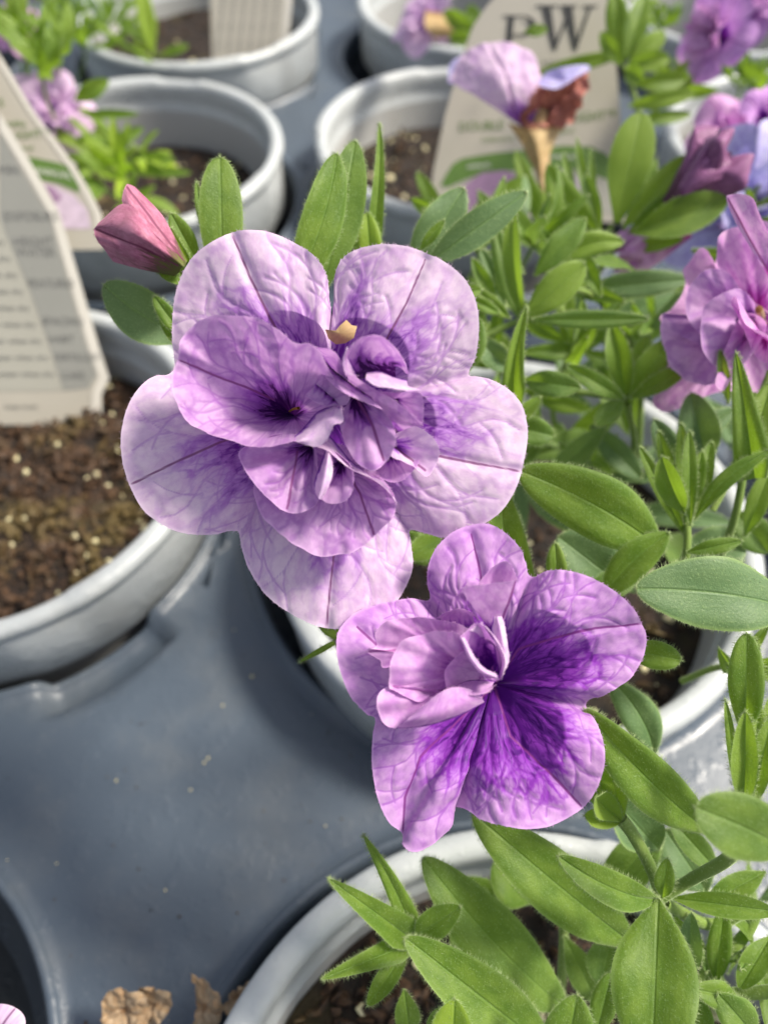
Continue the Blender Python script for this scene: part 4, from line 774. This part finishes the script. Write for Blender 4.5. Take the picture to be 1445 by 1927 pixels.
# ---- pink-lilac double flower at the right edge
Z3 = plane_z(12.6, 1380, 600, -.2, .1)
fl3 = polar(plantF, 'flower', Z3, (1410, 620, -.8), [(1240, 770, -.1), (1228, 750, .0), (1250, 700, -.1), (1262, 640, .0), (1243, 600, .1), (1262, 580, .1), (1290, 540, 0), (1285, 505, .1), (1315, 470, .15), (1335, 480, .1), (1345, 500, 0), (1365, 440, .1), (1400, 430, .1), (1460, 420, .1), (1530, 520, 0), (1560, 640, 0), (1520, 760, 0), (1440, 740, -.2), (1370, 735, 0), (1320, 750, .05), (1270, 772, .05)], M_PK, 50, 240, ribs=[[(1385, 430), (1400, 560), (1410, 620)]], dark=(-.1, .45), prof=lambda t: np.clip(t, 0, 1)**.6, label='pink-lilac double flower cut by the right edge of the photo')
for c, o, m in (((1400, 600, .1), [(1262, 620, .5), (1250, 590, .6), (1243, 600, .6), (1246, 640, .6), (1262, 690, .55), (1300, 720, .5), (1350, 720, .5), (1400, 700, .4)], M_P1b),
                ((1395, 590, .2), [(1290, 580, .75), (1300, 535, .78), (1335, 505, .8), (1370, 515, .8), (1395, 560, .7), (1380, 620, .5), (1320, 630, .7)], M_P1b),
                ((1420, 600, .2), [(1318, 600, .95), (1330, 570, 1.), (1365, 550, 1.), (1395, 545, .9), (1420, 580, .7), (1400, 640, .7), (1370, 680, .9), (1345, 690, .95), (1322, 660, 1.)], M_P1b),
                ((1420, 610, .3), [(1355, 690, .95), (1345, 720, 1.), (1360, 735, 1.), (1385, 700, 1.05), (1420, 660, .9), (1440, 610, .7), (1400, 590, .8), (1372, 640, .95)], M_PK),
                ((1425, 590, -.2), [(1362, 520, .4), (1352, 450, .5), (1385, 425, .55), (1430, 440, .6), (1480, 500, .5), (1480, 600, .4)], M_PK),
                ((1440, 640, .3), [(1390, 600, 1.), (1375, 570, 1.), (1385, 560, 1.1), (1402, 610, 1.15), (1440, 630, 1.1), (1470, 660, 1.), (1430, 680, .9)], M_PK)):
    polar(fl3, 'ruffled_petal', Z3, c, o, m, 26, 110, dark=(-.1, .45))
loft(fl3, 'ruffled_petal', Z3, [[(1445, 520, .7), (1460, 500, .7), (1480, 470, .7)], [(1395, 440, 1.2), (1420, 430, 1.25), (1450, 440, 1.2)], [(1370, 390, 1.4), (1368, 368, 1.45), (1410, 370, 1.45), (1432, 410, 1.4)]], M_PK, 30, 50, dark=(-.2, .2), ribs=[[(1368, 372), (1410, 450), (1450, 520)]])
tube(fl3, [(1436, 610, 12.6), (1430, 590, 12.0), (1427, 582, 11.8)], .05, .06, 'stamen', M_TAN, hair=False)
tube(plantF, [(1410, 625, 13.4), (1440, 720, 14), (1400, 860, 15.5)], .16, .09, 'flower_tube', tone=.3)

# ---- half-wilted trumpet flower before the lettered card
Z4 = plane_z(19.5, 980, 200, 0, 0)
fl4 = loft(plantD, 'flower', Z4, [[(985, 240, -.1), (1000, 238, .1), (1015, 240, 0)], [(925, 200, .1), (965, 190, .4), (1015, 190, .3)], [(880, 172, .2), (940, 140, .6), (1016, 158, .4)], [(845, 152, .1), (868, 105, .35), (905, 84, .5), (955, 80, .55), (1000, 98, .5), (1016, 140, .35)]], M_P1, 50, 110, dark=(-.2, .5), ribs=[[(918, 85), (950, 140), (975, 235)]], label='half-wilted trumpet flower with one pale lilac lobe and a crumpled brown side', crinkle=.05)
loft(fl4, 'ruffled_petal', Z4, [[(880, 175, .1), (870, 165, 0)], [(858, 160, -.1), (850, 145, -.2)], [(843, 155, -.2), (846, 122, -.3), (868, 104, -.2)]], M_BL, 14, 30, dark=(-.3, .1))
polar(fl4, 'wilted_petal', Z4, (1020, 215, -.2), [(985, 240, .2), (990, 200, .5), (1005, 165, .7), (1050, 160, .8), (1090, 140, .7), (1106, 135, .6), (1102, 175, .8), (1095, 200, .7), (1070, 230, .5), (1030, 245, .4)], M_WILT, 30, 110, dark=(-.1, .4), crinkle=.22, ripple=.12)
polar(fl4, 'ruffled_petal', Z4, (1060, 150, .8), [(1013, 158, .9), (1030, 135, .9), (1070, 124, .9), (1105, 122, .8), (1108, 132, .9), (1085, 145, 1.), (1055, 165, 1.05), (1035, 166, 1.)], M_BL, 16, 60, dark=(-.3, .1))
loft(fl4, 'flower_throat', Z4, [[(955, 232, .3), (1000, 240, .5), (1062, 232, .2)], [(980, 270, .1), (1010, 275, .4), (1042, 270, .1)], [(1000, 310, 0), (1015, 312, .2), (1030, 310, 0)], [(1016, 360, 0), (1022, 362, .1), (1030, 360, 0)]], M_TAN, 26, 40, dark=(-.3, .1), crinkle=.05, ribs=[[(985, 240), (1005, 290), (1020, 360)]])
tube(fl4, [(1010, 215, 19.7), (1015, 280, 19.6), (1025, 365, 19.5)], .42, .07, 'flower_throat', M_TAN, hair=False)
zt = 18.8
LV(plantD, [(1027, 445, 970, 285, 40, zt, zt-.3, dict(tone=.5, hair=.5)), (1027, 445, 1040, 338, 44, zt-.2, zt-.6, dict(tone=.8, hair=.5)), (1025, 445, 1000, 340, 40, zt, zt, dict(tone=.5, hair=.5)), (1028, 445, 1060, 350, 30, zt, zt, dict(tone=.3, hair=.5)),
 (1160, 420, 1206, 212, 92, 16, 15.4, dict(shape='u', tone=.7, fold=.1, hair=.5)), (1130, 440, 1030, 312, 74, 16.2, 15.8, dict(tone=.3, hair=.5, curve=-.08)), (1170, 430, 1292, 292, 60, 16, 15.4, dict(shape='l', tone=.8, hair=.5)), (1180, 425, 1235, 300, 36, 16.3, 16, dict(tone=-.2, hair=.5)),
 (1110, 420, 1085, 262, 20, 16.8, 16.6, dict(tone=-.2, hair=.5)), (1120, 420, 1110, 285, 18, 16.8, 16.6, dict(tone=-.3, hair=.5)), (1090, 420, 1060, 290, 22, 17, 17, dict(tone=-.2, hair=.5)), (1130, 440, 1100, 330, 40, 16.5, 16.4, dict(tone=-.5, hair=.5)),
 (910, 400, 990, 335, 46, 18, 17.7, dict(tone=.3, hair=.5)), (880, 420, 930, 372, 36, 17.5, 17.2, dict(tone=.2, hair=.5)), (840, 420, 785, 325, 36, 18, 17.8, dict(tone=.2, hair=.5)), (900, 440, 955, 398, 30, 16.5, 16.2, dict(tone=.6, hair=.5)), (960, 470, 900, 360, 40, 16.8, 16.5, dict(tone=-.3, hair=.5)),
 (1130, 430, 1080, 500, 30, 15.8, 15.8, dict(tone=.3, hair=.5)), (1190, 440, 1370, 375, 90, 15.4, 15., dict(tone=.1, hair=.5, shape='l')), (1180, 440, 1300, 350, 50, 15.8, 15.4, dict(tone=.0, hair=.5, shape='l')),
 (985, 60, 1030, 55, 26, 21, 21, dict(tone=-.2, hair=0)), (1000, 140, 1175, 100, 34, 21.5, 21, dict(tone=.1, hair=0, shape='l')), (1180, 200, 1308, 175, 40, 20.5, 20, dict(tone=.9, hair=0, shape='l')), (1190, 160, 1290, 150, 40, 21, 21, dict(tone=.3, hair=0)), (1180, 230, 1300, 215, 30, 21, 21, dict(tone=-.2, hair=0)),
 (1170, 120, 1155, -20, 56, 21, 20.6, dict(tone=.0, hair=0)), (1175, 120, 1215, -10, 56, 20.8, 20.6, dict(tone=.1, hair=0)), (1170, 125, 1130, 60, 40, 20.6, 20.4, dict(tone=.3, hair=0)), (1180, 125, 1250, 60, 50, 20.8, 20.6, dict(tone=.6, hair=0)), (1175, 130, 1210, 150, 40, 20.6, 20.4, dict(tone=-.3, hair=0)), (1180, 120, 1260, 110, 46, 20.6, 20.4, dict(tone=.8, hair=0))])
for pts, r in (([(1025, 440, 18.8), (1030, 520, 18.6), (1000, 620, 19)], .06), ([(1150, 425, 16.2), (1130, 470, 16.2), (1080, 540, 17)], .06), ([(1180, 430, 15.9), (1120, 520, 16.4)], .06), ([(1175, 125, 20.8), (1200, 220, 21), (1180, 330, 21.5)], .07)):
    tube(plantD, pts, r, r*1.2, hair=False, tone=.3)
b1 = bud(plantD, (1250, 385, 15.4), (1370, 290, 15.0), 118, M_DBUD, twist=1.6, peaks=.15, label='dark plum closed bud at the upper right')
b2 = bud(plantD, (1300, 440, 15.6), (1172, 485, 16.2), 80, M_PK, twist=1., label='faded pink bud behind the dark bud, drooping')
for a in (0, 1, 2):
    ZD = plane_z(15.1, 1300, 330)
    loft(b1, 'folded_petal', ZD, [[(1262, 390, .1), (1268, 380, .2), (1262, 372, .1)], [(1330, 345-a*22, .45), (1322, 330-a*20, .55), (1310, 312-a*10, .4)], [(1388-a*14, 330-a*34, .3), (1376-a*14, 305-a*26, .5), (1350-a*12, 285-a*12, .35)]], M_DBUD, 18, 30, dark=(-.1, .3))

# ---- flowers of the upper right plant
double_flower(plantH, W(1335, 62, 21.5), [-.85, -.35, .35], 1.3, (M_P2, M_PK), 2, 10, 'violet double flower at the top right, facing left')
double_flower(plantH, W(1418, 385, 18.5), [-.2, -.5, .8], 2.2, (M_BL, M_BL), 5, 9, 'blue-lilac double flower behind the pink double flower')
double_flower(plantH, W(1390, 250, 20), [-.2, -.4, .9], 1.3, (M_PK, M_PK), 8, 7, 'small pink flower above the dark bud')
double_flower(plantH, W(1450, 215, 19), [.3, -.6, .7], .75, (M_P2, M_P2b), 9, 5, 'violet flower touching the right edge near the top')
double_flower(plantH, W(1410, 5, 26), [-.2, -.5, .8], 1.4, (M_P2, M_P2b), 11, 6, 'violet flower at the top right corner')
rs = np.random.default_rng(5)
for i in range(9):
    sprig(plantH, W(rs.uniform(1180, 1450), rs.uniform(-20, 200), rs.uniform(22, 28)), [rs.normal()*.5, rs.normal()*.4-.2, 1], 7, rs.uniform(1.1, 1.8), .34, rs.uniform(-.3, .8), 0, seed=i, stem=2)
for i in range(3):
    sprig(plantH, W(rs.uniform(1250, 1440), rs.uniform(380, 520), rs.uniform(18, 20)), [rs.normal()*.5, -.2, 1], 6, 1.6, .34, rs.uniform(-.5, .3), 0, seed=20+i, stem=1.5)

# ---- low sprig in the upper left pot
rs = np.random.default_rng(8)
for i, (x, y) in enumerate([(210, 270), (235, 330), (190, 350), (275, 300), (250, 370), (225, 300), (180, 310)]):
    sprig(plantB, W(x, y, 24.3-.01*(y-270)), [rs.normal()*.7+.2, -.4, .5], 5, rs.uniform(1.3, 1.9), .30, rs.uniform(.2, 1), 0, seed=30+i, stem=.8, mat=M_LEAFY if i % 2 else None)
LV(plantB, [(150, 215, 262, 214, 22, 23, 22.8, dict(tone=-.1, hair=0)), (140, 190, 205, 150, 40, 23, 22.8, dict(tone=.1, hair=0)), (240, 300, 330, 300, 34, 24, 23.8, dict(tone=.4, hair=0)), (230, 320, 360, 325, 26, 24, 23.8, dict(tone=.1, hair=0)), (195, 280, 270, 240, 30, 24, 24, dict(tone=-.2, hair=0))])

# ---- tangle of the top left pot
rs = np.random.default_rng(12)
for i in range(11):
    x, y = rs.uniform(-10, 300), rs.uniform(-30, 90)
    sprig(plantC, W(x, y, rs.uniform(30, 35)), [rs.normal()*.6, rs.normal()*.4, 1], 6, rs.uniform(1.2, 2.1), .28, rs.uniform(-.6, .5), 0, seed=50+i, stem=2.5)
for i, (x, y) in enumerate([(85, 130), (60, 90), (110, 100), (40, 60)]):
    sprig(plantC, W(x, y, 22+i*.5), [.2, -.2, 1], 7, 1.5, .36, .35, 0, seed=80+i, stem=2)
tube(plantC, [(160, 30, 31), (220, 75, 31), (285, 115, 31.5)], .13, .1, hair=False, tone=1, mat=M_LEAFY)
leaf(plantC, (290, 110, 31), (262, -40, 30), 40, hair=0, tone=.8, mat=M_LEAFY); leaf(plantC, (300, 105, 31.4), (355, 85, 31.2), 20, hair=0, tone=-.2)
double_flower(plantC, W(100, 205, 23.5), [.45, -.55, .7], 1.35, (M_P1, M_P1), 3, 10, 'pale pink-lilac double flower behind the leaning cards at the left')
double_flower(plantC, W(35, 50, 24), [.1, -.5, .8], .9, (M_PK, M_PK), 4, 5, 'small magenta flower in the top left corner')
double_flower(plantE, W(795, 30, 29), [-.5, -.4, .6], 1.4, (M_P1, M_P1), 6, 6, 'pale lilac flower at the top centre beside the lettered card')
double_flower(plantG, W(-38, 1985, 10.5), [-.1, -.4, .9], .66, (M_P1, M_P1), 7, 3, 'white petal tip in the bottom left corner')
loft(plantE, 'dry_petal', plane_z(28.5, 815, 30), [[(800, 20, 0), (840, 25, 0)], [(800, 50, .2), (850, 50, .2)], [(815, 70, 0), (858, 70, 0)]], M_TAN, 10, 20, dark=(-.2, .2))
LV(plantE, [(900, 70, 835, 20, 40, 28, 28, dict(tone=.3, hair=0)), (890, 75, 845, 70, 34, 28, 28, dict(tone=.0, hair=0)), (905, 60, 880, 10, 36, 28, 28, dict(tone=-.2, hair=0))])
tube(plantE, [(900, 70, 28), (930, 120, 29)], .08, hair=False)

# ================================================================== name cards
def card(name, p0, n, outline, label, holes=None, group='plastic name cards', th=.05):
    n = nrm(n); base = on_plane(*outline[-1], p0, n)
    c = thing(name, base, label, 'plant tag', group)
    P3 = [on_plane(x, y, p0, n) for x, y in outline]
    m = len(P3); V = P3+[p-n*th for p in P3]
    mk('card', V, [tuple(range(m)), tuple(range(2*m-1, m-1, -1))]+[(i, i+m, (i+1) % m+m, (i+1) % m) for i in range(m)], M_TAG, c, smooth=False)
    return c, p0, n
_lay = [0]
def patch(cd, name, pts, mat, lift=.012):
    c, p0, n = cd; V = [on_plane(x, y, p0, n)+n*lift for x, y in pts]
    return mk(name, V, [tuple(range(len(V)))], mat, c, smooth=False)
def words(cd, name, txt, x, y, hpx, mat, dx=(1, 0), shear=0., lift=.02, align='LEFT', xs=1.):
    c, p0, n = cd; o = on_plane(x, y, p0, n); r = nrm(on_plane(x+dx[0]*20, y+dx[1]*20, p0, n)-o); u = nrm(np.cross(n, r))
    if u@UPV < 0: u = -u
    sz = hpx*np.dot(o-CAM, FWD)/F/.7
    cu = bpy.data.curves.new(name, 'FONT'); cu.body = txt; cu.size = sz; cu.shear = shear; cu.align_x = align; cu.resolution_u = 3
    ob = bpy.data.objects.new('tmp', cu); me = bpy.data.meshes.new_from_object(ob); bpy.data.objects.remove(ob)
    v = np.array([tuple(q.co) for q in me.vertices]); f = [tuple(p.vertices) for p in me.polygons]
    V = o+np.outer(v[:, 0]*xs, r)+np.outer(v[:, 1], u)+n*lift
    return mk(name, V, f, mat, c, smooth=False)
# big lettered card
nP = nrm([.15, -1, .50]); pP = W(990, 330, 23.5)
cP = card('plant_tag', pP, nP, [(808, 400), (815, 325), (838, 215), (868, 110), (890, 50), (915, 12), (950, -25), (1010, -48), (1080, -50), (1125, -35), (1146, 0), (1158, 110), (1172, 280), (1176, 420)], 'big white card lettered P W, standing in the pot behind the wilted flower')
patch(cP, 'green_band', [(828, 350), (838, 330), (852, 308), (870, 298), (930, 288), (1000, 281), (1060, 274), (1110, 276), (1140, 290), (1155, 310), (1160, 345), (1100, 322), (1040, 316), (960, 322), (895, 330), (858, 345), (845, 352)], M_GBAND)
patch(cP, 'flower_print', [(840, 372), (862, 346), (900, 330), (960, 322), (1040, 317), (1100, 324), (1158, 348), (1160, 400), (830, 400)], M_TAGL, .014)
patch(cP, 'flower_print', [(852, 395), (868, 352), (905, 325), (950, 320), (985, 335), (995, 365), (970, 400), (900, 402)], M_PINK, .018)
patch(cP, 'flower_print', [(1010, 395), (1020, 345), (1060, 330), (1110, 340), (1130, 400)], M_PINKL, .018)
def glyph(cd, name, polys, mat, tf, lift=.02):
    c, p0, n = cd; V, Fc = [], []
    for k, pg in enumerate(polys):
        o = len(V); V += [on_plane(*tf(*q), p0, n)+n*(lift+.0015*k) for q in pg]; Fc.append(tuple(range(o, len(V))))
    return mk(name, V, Fc, mat, c, smooth=False)
def ptf(x0, y0, w_, h_, sl): return lambda x, y: (x0+x*w_+(1-y)*0+sl*y*h_, y0-y*h_)
def bowl(cx, cy, rx, ry, ix, iy, a0=-90, a1=90, k=14, oi=(0, 0)):
    q = []
    for i in range(k):
        a, b = [math.radians(a0+(a1-a0)*(i+j)/k) for j in (0, 1)]
        q.append([(cx+rx*math.cos(a), cy+ry*math.sin(a)), (cx+rx*math.cos(b), cy+ry*math.sin(b)), (cx+oi[0]+ix*math.cos(b), cy+oi[1]+iy*math.sin(b)), (cx+oi[0]+ix*math.cos(a), cy+oi[1]+iy*math.sin(a))])
    return q
# P: stem, serifs, bowl; slight lean
Pg = [[(.16, .04), (.34, .04), (.34, .96), (.16, .96)], [(.02, 0), (.5, 0), (.5, .045), (.02, .045)], [(.0, .955), (.45, .955), (.45, 1), (.0, 1)],
      [(.34, .955), (.55, .955), (.55, 1), (.34, 1)], [(.34, .44), (.55, .44), (.55, .49), (.34, .49)]]+bowl(.55, .72, .42, .28, .24, .235)
glyph(cP, 'letter', Pg, M_INK, ptf(938, 99, 66, 70, .10))
Wg = [[(.10, .96), (.27, .96), (.42, .0), (.34, .0)], [(.34, .0), (.40, .0), (.60, .80), (.55, .80)], [(.47, .96), (.64, .96), (.78, .0), (.70, .0)], [(.70, .0), (.76, .0), (.97, .96), (.92, .96)],
      [(.0, .955), (.38, .955), (.38, 1.), (.0, 1.)], [(.42, .955), (.72, .955), (.72, 1.), (.42, 1.)], [(.82, .955), (1.08, .955), (1.08, 1.), (.82, 1.)]]
glyph(cP, 'letter', Wg, M_INK, ptf(1002, 94, 108, 84, .06))
words(cP, 'small_print', 'DOUBLE', 862, 248, 16, M_GINK, (1, -.06)); words(cP, 'small_print', 'TWILIGHT™', 1034, 232, 16, M_GINK, (1, -.06)); words(cP, 'small_print', 'Calibrachoa', 905, 268, 9, M_GINK, (1, -.06)); words(cP, 'small_print', 'hybrid', 1048, 252, 9, M_GINK, (1, -.06))
words(cP, 'small_print', 'WINNERS', 1018, 123, 8, M_INKG, (1, -.04))
words(cP, 'band_print', 'ANNUAL', 878, 318, 8, M_WINK, (1, -.1), lift=.03); words(cP, 'band_print', 'CONTINUOUS', 1012, 300, 8, M_WINK, (1, -.02), lift=.03)
# front card at the left edge, leaning, its foot in the soil
nL = nrm([.40, -1, .50]); pL = on_z(100, 795, -1.9)
cL = card('plant_tag', pL, nL, [(-260, 800), (-260, -60), (-120, 20), (0, 212), (58, 305), (112, 398), (150, 525), (186, 650), (206, 712), (192, 742), (192, 800)], 'grey printed card at the left edge, leaning in the soil of the left pot')
patch(cL, 'card_edge', [(0, 212), (58, 305), (112, 398), (150, 525), (186, 650), (206, 712), (192, 742), (192, 796), (172, 796), (174, 738), (186, 710), (166, 650), (132, 530), (97, 408), (48, 322), (0, 244)], M_TAGE, .02)
patch(cL, 'print_column', [(0, 250), (46, 328), (95, 412), (130, 535), (164, 655), (182, 706), (168, 730), (120, 735), (90, 640), (55, 540), (12, 440), (0, 405)], M_TAGD, .012)
patch(cL, 'print_column', [(-250, 400), (0, 408), (12, 442), (54, 542), (88, 642), (118, 735), (-250, 738)], M_TAGL, .012)
for t_, x, y, h_ in (('EXPOSURE', 10, 415, 12), ('HEIGHT', 27, 462, 12), ('WATER', 33, 482, 12), ('FEATURES', 54, 540, 11), ('SPACING', 80, 611, 11), ('HABIT', 92, 644, 10), ('FERTILIZER', 104, 678, 10), ('MIN', 0, 328, 12), ('CARE', 118, 712, 10)):
    words(cL, 'bold_print', t_, x, y, h_*1.35, M_INKG, (1, .0), lift=.026, xs=.85)
for k in range(9):
    words(cL, 'fine_print', 'plant in sun and water when dry', -215+k*12, 460+k*31, 11, M_INKG, (1, 0), lift=.026)
words(cL, 'fine_print', 'keep moist', 10, 768, 9, M_INKG, (1, 0), lift=.026)
# the card behind it
nM = nrm([.35, -1, .55]); pM = W(120, 415, 21.5)
cM = card('plant_tag', pM, nM, [(-260, 470), (-260, -40), (-60, -20), (0, 102), (66, 212), (140, 310), (170, 360), (192, 404), (196, 470)], 'second card behind the grey one, with a green band and a purple flower print')
patch(cM, 'card_edge', [(0, 102), (66, 212), (140, 310), (170, 360), (192, 404), (194, 430), (182, 430), (178, 404), (156, 360), (128, 312), (55, 212), (0, 122)], M_TAGE, .02)
patch(cM, 'green_band', [(20, 292), (60, 296), (110, 306), (140, 318), (152, 345), (148, 362), (110, 345), (60, 335), (20, 330)], M_GBAND, .012)
patch(cM, 'flower_print', [(20, 336), (60, 340), (105, 350), (140, 368), (165, 395), (172, 430), (20, 430)], M_PINKL, .012)
patch(cM, 'flower_print', [(60, 345), (100, 352), (118, 372), (100, 388), (120, 412), (90, 430), (50, 430), (45, 380)], M_PINK, .018)
words(cM, 'small_print', 'LIGHT™', 22, 262, 14, M_GINK, (1, -.05)); words(cM, 'small_print', 'hybrid', 30, 284, 9, M_GINK, (1, -.05)); words(cM, 'small_print', 'S', 0, 200, 14, M_GINK)
words(cM, 'small_print', 'double', 0, 238, 12, M_GINK); words(cM, 'band_print', 'ANNUAL', 66, 326, 11, M_WINK, (1, .15), lift=.03)
# card at the top
nT = nrm([.2, -1, .45]); pT = W(470, 95, 34)
cT = card('plant_tag', pT, nT, [(400, 112), (394, -60), (440, -100), (530, -100), (556, -60), (540, 100), (538, 108)], 'upright grey card at the top, standing at the rim of the top left pot')
patch(cT, 'card_edge', [(530, 108), (540, -60), (556, -60), (538, 108)], M_TAGE, .02)
for k in range(6):
    words(cT, 'fine_print', 'water when soil feels dry', 412+k*20, 100, 8, M_INKG, (.12, -1))

# ================================================================== dried petals fallen on the tray
ZD_ = lambda z0: plane_z(z0, 300, 1900)
def dry(outl, c, z0, label):
    Zp = lambda px, py: z0-(py-1900)*.0012*0+0*px
    p = W(c[0], c[1], z0); t = thing('dried_petal', p, label, 'petal', 'dried petals fallen on the tray')
    polar(t, 'withered_blade', Zp, c, outl, M_DRY, 22, 90, dark=(-.2, .3), crinkle=.14, ripple=.05, hair=0)
zf = float(np.dot(on_z(260, 1900, -1.2)-CAM, FWD))
dry([(195, 1885, .1), (205, 1866, .2), (240, 1856, .15), (268, 1866, .25), (280, 1900, .3), (270, 1935, .2), (205, 1940, .2), (192, 1905, .1)], (235, 1900, .05), zf, 'orange-tan dried petal lying on the tray, leftmost of the three')
dry([(262, 1862, .1), (300, 1858, .2), (326, 1868, .3), (322, 1895, .25), (300, 1925, .2), (272, 1930, .1), (265, 1895, .0)], (292, 1892, .02), zf, 'grey-brown dried petal touching the orange one on the tray')
dry([(352, 1842, .1), (378, 1845, .15), (405, 1860, .2), (422, 1880, .25), (420, 1910, .2), (400, 1940, .1), (362, 1940, .05), (370, 1900, 0), (366, 1865, 0)], (385, 1895, .05), zf, 'pale tan dried petal on the tray beside the curved pot rim')
dry([(425, 1890, .1), (450, 1860, .2), (468, 1842, .2), (462, 1865, .2), (445, 1895, .15), (428, 1915, .1)], (445, 1878, .1), zf-.2, 'brown crumb of dried petal against the curved pot rim')

# crumbs of soil and grit that have dropped on the near tray
BV, BF, BH = [], [], []
rs = np.random.default_rng(31)
spots = [(385, 1436, 1), (392, 1428, 1), (475, 1273, 1), (220, 1470, 1), (420, 1330, 0)]
for k in range(120):
    if k < len(spots): x, y, _ = spots[k]
    else: x, y = rs.uniform(-150, 760), rs.uniform(1050, 2000)
    p = on_z(x, y, ZT+.02)
    if math.hypot(p[0]-2.4, p[1]+1.7) < 6.4 or math.hypot(p[0]+10.8, p[1]+.8) < 5.6 or math.hypot(p[0]-3.1, p[1]-12.2) < 6.9 or math.hypot(p[0]+10.3, p[1]-12.9) < 6.9: continue
    p = p+np.array([0, 0, fbm([p], .16, 3.3, 2)[0]*.09+.01]); sz = rs.uniform(.008, .03) if k >= len(spots) else .035
    v = rs.normal(size=(6, 3)); v = np.array([(1, 0, 0), (-1, 0, 0), (0, 1, 0), (0, -1, 0), (0, 0, .6), (0, 0, -.6)])*(1+rs.normal(size=(6, 1))*.3)*sz
    o = len(BV); BV += (v+p).tolist(); BF += [(o+a, o+b, o+4) for a, b in ((0, 2), (2, 1), (1, 3), (3, 0))]+[(o+b, o+a, o+5) for a, b in ((0, 2), (2, 1), (1, 3), (3, 0))]; BH += [1. if (k < len(spots) or rs.random() < .25) else 0.]*6
cr_ = mk('soil_crumbs', BV, BF, M_BITS, None, dict(hair=BH), smooth=False, origin=(-4, 5, ZT))
tag(cr_, 'tiny crumbs of soil and grit scattered on the near tray', 'soil crumbs', kind='stuff')
